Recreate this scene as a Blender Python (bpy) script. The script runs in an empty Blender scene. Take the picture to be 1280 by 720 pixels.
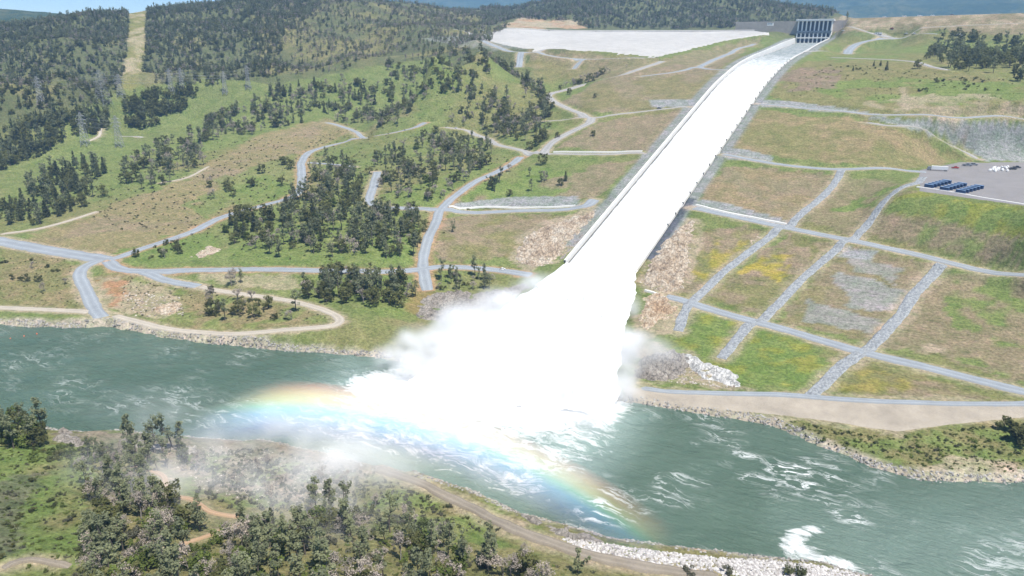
import bpy, math, random
import numpy as np
from mathutils import Vector, Matrix

random.seed(7)
RNG = np.random.default_rng(7)
SC = bpy.context.scene
COL = SC.collection

# ------------------------------------------------------------------ camera
CAM = np.array([197.2, -479.2, 174.9])
PAN, TILT, FPX = math.radians(-29.6), math.radians(18.77), 896.6
cam_data = bpy.data.cameras.new('camera')
cam = bpy.data.objects.new('camera', cam_data)
COL.objects.link(cam)
cam.location = CAM
cam.rotation_euler = (math.pi / 2 - TILT, 0, -PAN)
cam_data.sensor_width = 36.0
cam_data.lens = FPX / 1280 * 36.0
cam_data.clip_start = 1.0
cam_data.clip_end = 60000.0
SC.camera = cam
SC.render.resolution_x, SC.render.resolution_y = 1024, 576

# ------------------------------------------------------------------ sky, sun, exposure
SUN_EL, SUN_HEAD = math.radians(66), math.radians(111)   # heading the sun stands at (from +Y towards +X)
world = bpy.data.worlds.new('World')
SC.world = world
world.use_nodes = True
wn = world.node_tree.nodes
sky = wn.new('ShaderNodeTexSky')
sky.sky_type = 'NISHITA'
sky.sun_disc = False
sky.sun_elevation = SUN_EL
sky.sun_rotation = SUN_HEAD
sky.altitude = 2500
sky.air_density = 1.0
sky.dust_density = 0.0
sky.ozone_density = 5.0
wn['Background'].inputs['Strength'].default_value = 0.105
world.node_tree.links.new(sky.outputs[0], wn['Background'].inputs['Color'])

sun_data = bpy.data.lights.new('sun', 'SUN')
sun_data.energy = 5.0
sun_data.angle = math.radians(0.5)
sun_data.color = (1.0, 0.945, 0.85)
sun = bpy.data.objects.new('sun', sun_data)
COL.objects.link(sun)
sd = Vector((-math.sin(SUN_HEAD) * math.cos(SUN_EL), -math.cos(SUN_HEAD) * math.cos(SUN_EL), -math.sin(SUN_EL)))
sun.rotation_euler = sd.to_track_quat('-Z', 'Y').to_euler()
sun.location = (0, 0, 900)

SC.view_settings.view_transform = 'Standard'
SC.view_settings.look = 'None'
SC.view_settings.exposure = 0.5
SC.view_settings.gamma = 1.0
SC.view_settings.use_curve_mapping = False
SC.cycles.max_bounces = 8
SC.cycles.diffuse_bounces = 4
SC.cycles.glossy_bounces = 2
SC.cycles.transmission_bounces = 4
SC.cycles.volume_bounces = 4
SC.cycles.transparent_max_bounces = 8
SC.cycles.use_denoising = True
SC.cycles.use_adaptive_sampling = True
SC.cycles.adaptive_threshold = 0.015
SC.cycles.adaptive_min_samples = 16
SC.cycles.volume_step_rate = 2.0
SC.cycles.volume_max_steps = 96

# ------------------------------------------------------------------ geometry of the view (used to read positions off the survey points)
FW = np.array([math.sin(PAN) * math.cos(TILT), math.cos(PAN) * math.cos(TILT), -math.sin(TILT)])
RT = np.array([math.cos(PAN), -math.sin(PAN), 0.0])
UP = np.cross(RT, FW)

def proj(P):
    d = np.atleast_2d(P) - CAM
    w = d @ FW
    w = np.where(w > 1, w, 1e-3)
    return 640 + FPX * (d @ RT) / w, 360 - FPX * (d @ UP) / w, d @ FW

def ray(px, py):
    return FW + RT * (px - 640) / FPX - UP * (py - 360) / FPX

def at_z(px, py, z):
    d = ray(px, py)
    return CAM + d * ((z - CAM[2]) / d[2])

def at_dist(px, py, dist):
    d = ray(px, py)
    return CAM + d * (dist / math.hypot(d[0], d[1]))

# ------------------------------------------------------------------ small numpy noise
def _hash(ix, iy, seed):
    n = (ix.astype(np.int64) * 374761393 + iy.astype(np.int64) * 668265263 + seed * 1442695041) & 0x7fffffff
    n = ((n ^ (n >> 13)) * 1274126177) & 0x7fffffff
    return ((n ^ (n >> 16)) & 0xffff) / 65535.0

def vnoise(x, y, seed=0):
    ix, iy = np.floor(x), np.floor(y)
    fx, fy = x - ix, y - iy
    fx, fy = fx * fx * (3 - 2 * fx), fy * fy * (3 - 2 * fy)
    a, b = _hash(ix, iy, seed), _hash(ix + 1, iy, seed)
    c, d = _hash(ix, iy + 1, seed), _hash(ix + 1, iy + 1, seed)
    return (a * (1 - fx) + b * fx) * (1 - fy) + (c * (1 - fx) + d * fx) * fy

def fbm(x, y, octaves=4, seed=0, gain=0.5):
    s, a, t = 0, 1, 0
    for k in range(octaves):
        s = s + a * vnoise(x * 2 ** k + 17.3 * k, y * 2 ** k - 9.1 * k, seed + k)
        t += a
        a *= gain
    return s / t

def smooth(a, b, x):
    t = np.clip((x - a) / (b - a), 0, 1)
    return t * t * (3 - 2 * t)

def in_poly(x, y, poly):
    poly = np.asarray(poly, float)
    ins = np.zeros(np.shape(x), bool)
    j = len(poly) - 1
    for i in range(len(poly)):
        xi, yi, xj, yj = poly[i, 0], poly[i, 1], poly[j, 0], poly[j, 1]
        c = ((yi > y) != (yj > y)) & (x < (xj - xi) * (y - yi) / ((yj - yi) or 1e-9) + xi)
        ins ^= c
        j = i
    return ins

def seg_dist(x, y, line):
    """distance to a polyline, and arc-length parameter index"""
    best = np.full(np.shape(x), 1e9)
    par = np.zeros(np.shape(x))
    for i in range(len(line) - 1):
        ax, ay = line[i][:2]
        bx, by = line[i + 1][:2]
        dx, dy = bx - ax, by - ay
        t = np.clip(((x - ax) * dx + (y - ay) * dy) / (dx * dx + dy * dy + 1e-9), 0, 1)
        d = np.hypot(x - ax - t * dx, y - ay - t * dy)
        m = d < best
        best = np.where(m, d, best)
        par = np.where(m, i + t, par)
    return best, par

def catmull(P, step=4.0):
    P = np.asarray(P, float)
    if len(P) < 3:
        n = max(2, int(np.linalg.norm(P[1] - P[0]) / step) + 1)
        return P[0] + (P[1] - P[0]) * np.linspace(0, 1, n)[:, None]
    Q = np.vstack([2 * P[0] - P[1], P, 2 * P[-1] - P[-2]])
    out = []
    for i in range(1, len(Q) - 2):
        n = max(2, int(np.linalg.norm(Q[i + 1] - Q[i]) / step) + 1)
        t = np.linspace(0, 1, n, endpoint=False)[:, None]
        a, b, c, d = Q[i - 1], Q[i], Q[i + 1], Q[i + 2]
        out.append(.5 * (2 * b + (c - a) * t + (2 * a - 5 * b + 4 * c - d) * t ** 2 + (3 * b - a - 3 * c + d) * t ** 3))
    out.append(P[-1:])
    return np.vstack(out)

# ------------------------------------------------------------------ object helpers
def tag(o, label=None, cat=None, group=None, kind=None):
    if label: o['label'] = label
    if cat: o['category'] = cat
    if group: o['group'] = group
    if kind: o['kind'] = kind
    return o

def empty(name, loc=(0, 0, 0), rz=0.0):
    o = bpy.data.objects.new(name, None)
    o.location = loc
    o.rotation_euler = (0, 0, rz)
    o.empty_display_size = 0.5
    COL.objects.link(o)
    return o

def mesh_arrays(name, V, F, smooth_shade=False):
    """V (n,3), F (m,k) equal sized faces"""
    V = np.ascontiguousarray(V, np.float32)
    F = np.ascontiguousarray(F, np.int32)
    me = bpy.data.meshes.new(name)
    n, k = F.shape
    me.vertices.add(len(V))
    me.vertices.foreach_set('co', V.ravel())
    me.loops.add(n * k)
    me.loops.foreach_set('vertex_index', F.ravel())
    me.polygons.add(n)
    me.polygons.foreach_set('loop_start', np.arange(0, n * k, k, dtype=np.int32))
    me.polygons.foreach_set('loop_total', np.full(n, k, np.int32))
    me.polygons.foreach_set('use_smooth', np.full(n, smooth_shade, bool))
    me.update(calc_edges=True)
    return me

def obj(name, me, mat=None, parent=None):
    o = bpy.data.objects.new(name, me)
    COL.objects.link(o)
    if mat is not None:
        me.materials.clear()
        me.materials.append(mat)
    if parent is not None:
        o.parent = parent
    return o

class MB:
    """collects boxes, bars and tubes; build() links them as one mesh object"""
    def __init__(s): s.v, s.f = [], []
    def add(s, V, F):
        n = len(s.v)
        s.v += [tuple(p) for p in V]
        s.f += [tuple(i + n for i in f) for f in F]
        return s
    def box(s, x0, x1, y0, y1, z0, z1):
        V = [(x, y, z) for z in (z0, z1) for y in (y0, y1) for x in (x0, x1)]
        return s.add(V, [(0, 2, 3, 1), (4, 5, 7, 6), (0, 1, 5, 4), (2, 6, 7, 3), (0, 4, 6, 2), (1, 3, 7, 5)])
    def bar(s, a, b, r, sides=4, r2=None):
        a, b = Vector(a), Vector(b)
        d = (b - a).normalized()
        u = d.cross(Vector((0, 0, 1)) if abs(d.z) < .9 else Vector((1, 0, 0))).normalized()
        w = d.cross(u)
        r2 = r if r2 is None else r2
        V = []
        for p, rr in ((a, r), (b, r2)):
            for k in range(sides):
                t = 2 * math.pi * k / sides
                V.append(p + (u * math.cos(t) + w * math.sin(t)) * rr)
        F = [(k, (k + 1) % sides, sides + (k + 1) % sides, sides + k) for k in range(sides)]
        F += [tuple(range(sides - 1, -1, -1)), tuple(range(sides, 2 * sides))]
        return s.add(V, F)
    def prism(s, profile, y0, y1):
        """profile of (x, z) extruded along y"""
        n = len(profile)
        V = [(x, y0, z) for x, z in profile] + [(x, y1, z) for x, z in profile]
        F = [(i, (i + 1) % n, n + (i + 1) % n, n + i) for i in range(n)]
        F += [tuple(range(n - 1, -1, -1)), tuple(range(n, 2 * n))]
        return s.add(V, F)
    def mesh(s, name):
        me = bpy.data.meshes.new(name)
        me.from_pydata(s.v, [], s.f)
        me.update()
        return me
    def build(s, name, mat, parent=None): return obj(name, s.mesh(name), mat, parent)

# ------------------------------------------------------------------ materials
def lin(r, g, b):
    f = lambda c: (c / 255 / 12.92) if c / 255 <= .04045 else ((c / 255 + .055) / 1.055) ** 2.4
    return (f(r), f(g), f(b), 1)

class NT:
    def __init__(s, name):
        s.m = bpy.data.materials.new(name)
        s.m.use_nodes = True
        s.t = s.m.node_tree
        s.b = s.t.nodes['Principled BSDF']
        s.out = s.t.nodes['Material Output']
    def n(s, typ, **kw):
        x = s.t.nodes.new(typ)
        for k, v in kw.items():
            if k in x.inputs.keys() if hasattr(x.inputs, 'keys') else False: x.inputs[k].default_value = v
            else: setattr(x, k, v)
        return x
    def l(s, a, b): s.t.links.new(a, b)
    def coord(s, scale=(1, 1, 1), kind='Object', rot=(0, 0, 0)):
        c = s.n('ShaderNodeTexCoord')
        m = s.n('ShaderNodeMapping')
        m.inputs['Scale'].default_value = scale
        m.inputs['Rotation'].default_value = rot
        s.l(c.outputs[kind], m.inputs['Vector'])
        return m.outputs[0]
    def noise(s, vec, scale, detail=4, rough=.55, dist=0):
        x = s.n('ShaderNodeTexNoise')
        x.inputs['Scale'].default_value = scale
        x.inputs['Detail'].default_value = detail
        x.inputs['Roughness'].default_value = rough
        x.inputs['Distortion'].default_value = dist
        s.l(vec, x.inputs['Vector'])
        return x.outputs['Fac']
    def ramp(s, fac, stops):
        x = s.n('ShaderNodeValToRGB')
        e = x.color_ramp.elements
        while len(e) < len(stops): e.new(.5)
        for el, (p, c) in zip(e, stops):
            el.position = p
            el.color = c if hasattr(c, '__len__') else (c, c, c, 1)
        s.l(fac, x.inputs[0])
        return x.outputs[0]
    def mix(s, fac, a, b, mode='MIX'):
        x = s.n('ShaderNodeMix', data_type='RGBA', blend_type=mode)
        for i, v in ((0, fac), (6, a), (7, b)):
            if hasattr(v, 'is_output'): s.l(v, x.inputs[i])
            else: x.inputs[i].default_value = v
        return x.outputs[2]
    def math(s, op, a, b=0.0, c=None, clamp=False):
        x = s.n('ShaderNodeMath', operation=op, use_clamp=clamp)
        for i, v in enumerate((a, b) if c is None else (a, b, c)):
            if hasattr(v, 'is_output'): s.l(v, x.inputs[i])
            else: x.inputs[i].default_value = v
        return x.outputs[0]
    def bump(s, h, strength=.5, dist=1.0):
        x = s.n('ShaderNodeBump')
        x.inputs['Strength'].default_value = strength
        x.inputs['Distance'].default_value = dist
        s.l(h, x.inputs['Height'])
        s.l(x.outputs[0], s.b.inputs['Normal'])
    def base(s, c):
        if hasattr(c, 'is_output'): s.l(c, s.b.inputs['Base Color'])
        else: s.b.inputs['Base Color'].default_value = c

def simple(name, color, rough=.8, var=.25, scale=1.0, bump=0.0, spec=.3, scale2=None, metallic=0.0):
    m = NT(name)
    v = m.coord()
    n = m.noise(v, scale, 5)
    n2 = m.noise(v, scale2 or scale * .13, 3)
    f = m.math('ADD', m.math('MULTIPLY', n, .6), m.math('MULTIPLY', n2, .4))
    lo = tuple(c * (1 - var) for c in color[:3]) + (1,)
    hi = tuple(min(1, c * (1 + var)) for c in color[:3]) + (1,)
    m.base(m.ramp(f, [(.3, lo), (.7, hi)]))
    m.b.inputs['Roughness'].default_value = rough
    m.b.inputs['Specular IOR Level'].default_value = spec
    m.b.inputs['Metallic'].default_value = metallic
    if bump: m.bump(n, bump, 1.0 / scale * .3)
    return m.m

# ================================================================== THE LAND
# chute axis along +Y (up the hill), terminal end at y = 0, river surface at z = 0
HW = 27.25
_kn = np.array([0, 200, 400, 500, 580, 660, 760, 930.])
_kz = np.array([14.1, 71.1, 127.9, 146.8, 154.1, 158.3, 164.5, 176.0])
_vv = np.arange(-400, 1600, 5.)
_zz = np.interp(_vv, _kn, _kz)
_zz = np.where(_vv < 0, _kz[0] + _vv * .285, _zz)
_k = np.exp(-.5 * (np.arange(-8, 9) * 5 / 22) ** 2)
_zz = np.convolve(np.pad(_zz, 8, mode='edge'), _k / _k.sum(), 'valid')
def chute_z(v): return np.interp(v, _vv, _zz)
def wall_h(v): return 4 + 6 * np.clip((np.asarray(v, float) - 500) / 300, 0, 1)

# river banks (survey points on the water line, read at z = 0)
FAR_BANK = [(-260, 396), (-120, 400), (0, 405), (60, 409), (100, 410), (140, 408), (200, 420), (250, 427), (300, 432), (360, 438), (430, 444),
            (470, 446), (540, 462), (620, 480), (700, 495), (790, 502), (860, 515), (910, 521), (960, 530), (1005, 548), (1050, 568), (1085, 582),
            (1120, 592), (1160, 599), (1200, 602), (1280, 602), (1380, 600), (1560, 596)]
NEAR_BANK = [(-300, 512), (-120, 520), (0, 528), (60, 536), (110, 543), (150, 538), (200, 545), (260, 550), (330, 552), (400, 565), (470, 585), (540, 600),
             (600, 618), (650, 642), (700, 655), (760, 672), (830, 683), (900, 690), (960, 697), (1020, 703), (1090, 722), (1180, 770), (1300, 850)]
far_w = np.array([at_z(x, y, 0)[:2] for x, y in FAR_BANK])
near_w = np.array([at_z(x, y, 0)[:2] for x, y in NEAR_BANK])
def _ext(L, d=4500):
    a = L[0] + (L[0] - L[2]) / np.linalg.norm(L[0] - L[2]) * d
    b = L[-1] + (L[-1] - L[-3]) / np.linalg.norm(L[-1] - L[-3]) * d
    return np.vstack([a, L, b])
far_w, near_w = _ext(far_w), _ext(near_w)
RIVER_POLY = np.vstack([far_w, near_w[::-1]])

# control points of the relief: (px, py, z) survey readings and (x, y, z) positions
CP = []
def cpx(*pts):
    for px, py, z in pts: CP.append(tuple(at_z(px, py, z)))
def cpd(*pts):
    for px, py, d in pts: CP.append(tuple(at_dist(px, py, d)))
for u in (-150, -95, -45, 45, 95, 150, 210, 280, 380, 520):
    for v in (60, 140, 220, 300, 380, 460, 540, 620, 700, 780):
        CP.append((u, v, chute_z(v) + (0 if u < 0 else .5) + (3 if v < 500 and abs(u) < 60 else 0)))
for u in (-60, -40, 40, 60):
    CP.append((u, 5, 19))
for u in (100, 160, 220, 300, 400):
    CP += [(u, 0, 16), (u, -35, 11), (u, -75, 7)]
CP += [(60, -30, 14), (70, -70, 8), (90, -100, 5), (-60, -35, 13), (-110, -40, 16), (-80, -100, 6), (-140, -110, 7)]
# dam to the right of the gates, embankment crest
for u in (60, 120, 200, 300, 450, 700, 1000):
    zc_ = 216 + 7 * min(1, u / 450)
    CP += [(u, 928, zc_ - 3), (u, 950, zc_), (u, 972, zc_), (u, 890, zc_ - 18), (u, 1110, 150)]
# left: riverside terrace, meadows, hills
cpx((0, 392, 4), (60, 394, 4), (130, 398, 5), (250, 417, 5), (360, 413, 7), (420, 402, 9), (0, 345, 11), (60, 340, 12), (0, 303, 17), (70, 314, 16), (130, 326, 15),
    (250, 345, 12), (370, 340, 16), (450, 340, 18), (460, 375, 13), (210, 300, 20), (290, 265, 26), (330, 300, 22), (370, 240, 36), (400, 280, 28), (440, 250, 36),
    (510, 240, 42), (500, 300, 27), (560, 300, 27), (385, 190, 50), (430, 180, 56), (530, 155, 68), (600, 165, 72), (470, 200, 52), (600, 225, 50), (660, 190, 66),
    (0, 250, 27), (100, 285, 22), (200, 265, 28), (300, 210, 46), (50, 210, 40), (130, 195, 48), (0, 190, 50), (150, 165, 62), (230, 170, 62), (250, 150, 72), (340, 160, 66),
    (120, 130, 88), (160, 116, 98), (40, 150, 76), (350, 112, 102), (300, 96, 120), (430, 130, 92), (430, 95, 124), (500, 110, 112), (560, 130, 95), (690, 120, 105),
    (560, 80, 145), (620, 95, 132), (600, 60, 170), (540, 62, 168))
# forested hills behind, by distance
cpd((0, 95, 1150), (80, 90, 1150), (160, 80, 1230), (240, 80, 1230), (330, 75, 1250), (440, 65, 1250), (0, 60, 1500), (80, 45, 1500), (170, 35, 1600), (260, 40, 1550),
    (350, 35, 1550), (450, 30, 1550), (550, 35, 1500), (600, 34, 1450), (0, 36, 2000), (60, 27, 1900), (110, 19, 1850), (170, 16, 1850), (240, 15, 1850), (300, 9, 1850), (350, 3, 1850),
    (420, -6, 1850), (470, -8, 1850), (520, 6, 1850), (570, 18, 1850), (620, 19, 1850), (640, 26, 1330), (680, 25, 1330), (720, 29, 1350), (600, 40, 1300),
    (650, 16, 2000), (700, 8, 2050), (760, -2, 2100), (850, -14, 2150), (930, -8, 2150), (990, 8, 2150), (1030, 18, 2150), (1060, 26, 2150), (760, 34, 1700), (860, 36, 1700), (950, 34, 1750))
for x, y in ((1050, 30), (1150, 30), (1300, 30)):
    CP.append(tuple(at_dist(x, y, 2300)))
CP += [(-3500, 1500, 240), (-3200, 300, 180), (-2000, -400, 60), (-1600, 2600, 160), (600, 3500, 130), (2500, 1200, 200), (2500, 300, 120), (1500, -100, 40), (900, 600, 170), (800, 300, 90),
       (-6000, 3000, 300), (-3000, 5000, 200), (2000, 5000, 150), (5000, 3000, 200), (6000, -1000, 100), (-6000, -2000, 100), (0, -4000, 120)]
# near bank (this side of the river)
cpx((0, 560, 14), (30, 545, 9), (0, 620, 20), (90, 600, 16), (60, 719, 30), (200, 600, 12), (200, 660, 20), (300, 719, 28), (330, 600, 8), (420, 640, 9), (430, 600, 5), (520, 640, 6),
    (450, 700, 20), (600, 690, 8), (640, 716, 10), (700, 690, 6), (780, 715, 6), (900, 712, 3.5), (150, 560, 9), (240, 565, 7))
CP += [(60, -420, 48), (140, -400, 40), (200, -340, 22), (260, -300, 14), (-100, -480, 60), (197, -480, 62), (350, -420, 40), (500, -500, 60), (0, -700, 90)]
CP = np.array(CP)

# emergency spillway: a long low weir crest and its concrete apron (top and bottom edges in space)
ES_T = np.array([(-95, 905, 197), (-180, 905, 197), (-300, 912, 198), (-420, 905, 199), (-500, 890, 200.5), (-535, 875, 203), (-570, 850, 204), (-615, 790, 188)], float)
ES_Bpx = [(962, 41, 178), (905, 50, 172), (858, 62, 163), (818, 71, 155), (780, 66.5, 160), (700, 60.5, 166), (660, 61, 167), (606, 50, 180)]
ES_B = np.array([at_dist(p[0], p[1], d) for p, d in zip(ES_Bpx, (1350, 1270, 1180, 1100, 1130, 1180, 1190, 1330))])
es_cp = []
for f in (0, .35, .7, 1.0):
    for a, b in zip(ES_T, ES_B): es_cp.append(a * (1 - f) + b * f - np.array([0, 0, 3.0]))
es_cp = np.array(es_cp)
keep = np.ones(len(CP), bool)
es_poly = np.vstack([ES_T[:, :2], ES_B[::-1, :2]])
keep &= ~in_poly(CP[:, 0], CP[:, 1], es_poly)
for q in es_cp: keep &= np.hypot(CP[:, 0] - q[0], CP[:, 1] - q[1]) > 30
CP = np.vstack([CP[keep], es_cp])

def _grow(a, step, fac, end):
    out, s = [], step
    while abs(a) < end:
        s *= fac
        a += s if step > 0 or True else 0
        out.append(a)
    return out
def axis(core0, core1, step, lo_mid, lo_step, hi_mid, hi_step, lo_end, hi_end):
    c = list(np.arange(core0, core1 + .1, step))
    hi = list(np.arange(core1 + hi_step, hi_mid + .1, hi_step)) if hi_mid > core1 else []
    lo = list(np.arange(core0 - lo_step, lo_mid - .1, -lo_step)) if lo_mid < core0 else []
    a, s = (hi or c)[-1], hi_step
    while a < hi_end: s *= 1.06; a += s; hi.append(a)
    a, s = (lo[-1] if lo else c[0]), lo_step
    while a > lo_end: s *= 1.06; a -= s; lo.append(a)
    return np.array(lo[::-1] + c + hi)
GX = axis(-420, 330, 2.5, -1300, 8.0, 480, 5.0, -9000, 9000)
GY = axis(-400, 430, 2.5, -430, 5.0, 1000, 6.0, -6000, 9000)
XX, YY = np.meshgrid(GX, GY)

def rbf_solve(P, reg=.5):
    d = np.hypot(P[:, None, 0] - P[None, :, 0], P[:, None, 1] - P[None, :, 1])
    A = np.zeros((len(P) + 3, len(P) + 3))
    A[:len(P), :len(P)] = -d - np.eye(len(P)) * reg
    A[:len(P), -3:] = np.stack([np.ones(len(P)), P[:, 0], P[:, 1]], 1)
    A[-3:, :len(P)] = A[:len(P), -3:].T
    return np.linalg.solve(A, np.concatenate([P[:, 2], [0, 0, 0]]))
_w = rbf_solve(CP)
Z = np.full(XX.shape, _w[-3]) + _w[-2] * XX + _w[-1] * YY
for (x, y, z), w in zip(CP, _w): Z -= w * np.hypot(XX - x, YY - y)
for it in range(3):                       # round off the creases
    Zp = np.pad(Z, 1, mode='edge')
    Z = (Zp[1:-1, 1:-1] * 4 + (Zp[:-2, 1:-1] + Zp[2:, 1:-1] + Zp[1:-1, :-2] + Zp[1:-1, 2:]) * 2 + Zp[:-2, :-2] + Zp[2:, 2:] + Zp[:-2, 2:] + Zp[2:, :-2]) / 16
# natural unevenness, more on the far hills and the left
built = smooth(-760, -620, XX) * smooth(1080, 1000, YY)
far = smooth(750, 1300, np.hypot(XX - CAM[0], YY - CAM[1])) * (1 - built)
Z += (fbm(XX / 60, YY / 60, 4, 3) - .5) * (2.2 + 16 * far)
Z += (fbm(XX / 260, YY / 260, 3, 5, .55) - .5) * 34 * far * smooth(950, 1500, np.hypot(XX - CAM[0], YY - CAM[1]))
# side gully ravines on the wooded hills
rav = 1 - np.abs(2 * fbm(XX / 420 + .3, YY / 420, 3, 11) - 1)
Z -= (smooth(.75, 1, rav)) * 16 * smooth(1150, 1450, np.hypot(XX - CAM[0], YY - CAM[1]))

# the emergency spillway's bed, cut just under its apron
def resample(P, n):
    s = np.concatenate([[0], np.cumsum(np.linalg.norm(np.diff(P, axis=0), axis=1))])
    t = np.linspace(0, s[-1], n)
    return np.stack([np.interp(t, s, P[:, i]) for i in range(3)], 1)
ES_G = resample(ES_T, 60)[None] * (1 - np.linspace(0, 1, 22)[:, None, None]) + resample(ES_B, 60)[None] * np.linspace(0, 1, 22)[:, None, None]
b_ = (XX > es_poly[:, 0].min() - 30) & (XX < es_poly[:, 0].max() + 30) & (YY > es_poly[:, 1].min() - 30) & (YY < es_poly[:, 1].max() + 30)
xs_, ys_ = XX[b_], YY[b_]
gf = ES_G.reshape(-1, 3)
nearest = np.array([np.argmin((gf[:, 0] - a) ** 2 + (gf[:, 1] - c) ** 2) for a, c in zip(xs_, ys_)])
dd_ = np.hypot(gf[nearest, 0] - xs_, gf[nearest, 1] - ys_)
w_es = 1 - smooth(8, 26, dd_)
Z[b_] = Z[b_] * (1 - w_es) + (gf[nearest, 2] - 1.6) * w_es

# river trough and banks
inriver = in_poly(XX, YY, RIVER_POLY)
db = np.minimum(seg_dist(XX, YY, far_w)[0], seg_dist(XX, YY, near_w)[0])
_nz = (fbm(XX / 9, YY / 9, 3, 21) - .5)
bank_lo = .25 + np.minimum(db * .55, 2.2) + _nz * 1.0
bank_hi = .6 + db * .6 + _nz * 2.0
Z = np.where(inriver, np.maximum(-6, -.25 - db * .35), np.clip(Z, np.minimum(bank_lo, bank_hi), bank_hi))

# chute cut
cu = np.abs(XX)
cz = chute_z(YY)
in_ch = (YY > -6) & (YY < 945)
side = cz + wall_h(YY) - .8
wside = smooth(70, 33, cu) * in_ch * smooth(-6, 30, YY) * smooth(980, 900, YY)
Z = Z * (1 - wside) + side * wside
Z = np.where((cu < 29.4) & (YY > -4) & (YY < 940), cz - 2.0, Z)
# dam embankment right of the gates: level crest, even faces
crest = 216 + 7 * np.clip(XX / 450, 0, 1)
dz = np.where(YY < 945, crest - (945 - YY) * .36, np.where(YY > 977, crest - (YY - 977) * .5, crest))
wd_ = smooth(44, 52, XX) * smooth(868, 900, YY) * smooth(1120, 1060, YY) * smooth(1500, 1100, XX)
Z = Z * (1 - wd_) + dz * wd_
# equipment yard terrace
YARD_PX = [(1150, 213), (1200, 203), (1290, 203), (1420, 212), (1430, 292), (1280, 257), (1150, 239)]
YARD_Z = 71.0
yard_w = np.array([at_z(x, y, YARD_Z)[:2] for x, y in YARD_PX])
yd = seg_dist(XX, YY, np.vstack([yard_w, yard_w[:1]]))[0]
yin = in_poly(XX, YY, yard_w)
wy = np.where(yin, 1, smooth(45, 2, yd))
Z = Z * (1 - wy) + YARD_Z * wy

def H(x, y):
    x, y = np.asarray(x, float), np.asarray(y, float)
    i = np.clip(np.searchsorted(GX, x) - 1, 0, len(GX) - 2)
    j = np.clip(np.searchsorted(GY, y) - 1, 0, len(GY) - 2)
    fx = (x - GX[i]) / (GX[i + 1] - GX[i])
    fy = (y - GY[j]) / (GY[j + 1] - GY[j])
    return (Z[j, i] * (1 - fx) + Z[j, i + 1] * fx) * (1 - fy) + (Z[j + 1, i] * (1 - fx) + Z[j + 1, i + 1] * fx) * fy

_T = np.concatenate([np.arange(120, 900, 1.0), np.arange(900, 2600, 3.0), np.arange(2600, 9000, 25.0)])
def ground(px, py, lo=None):
    """the point of the land seen at a survey pixel"""
    d = ray(px, py)
    d = d / math.hypot(d[0], d[1])
    P = CAM + d * _T[:, None]
    below = P[:, 2] < (H(P[:, 0], P[:, 1]) if lo is None else np.maximum(H(P[:, 0], P[:, 1]), lo))
    if not below.any(): return P[-1]
    k = int(np.argmax(below))
    if k == 0: return P[0]
    a, b = P[k - 1], P[k]
    for _ in range(8):
        m = (a + b) / 2
        h = float(H(m[0], m[1]))
        if lo is not None: h = max(h, lo)
        if m[2] < h: b = m
        else: a = m
    return (a + b) / 2

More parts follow.
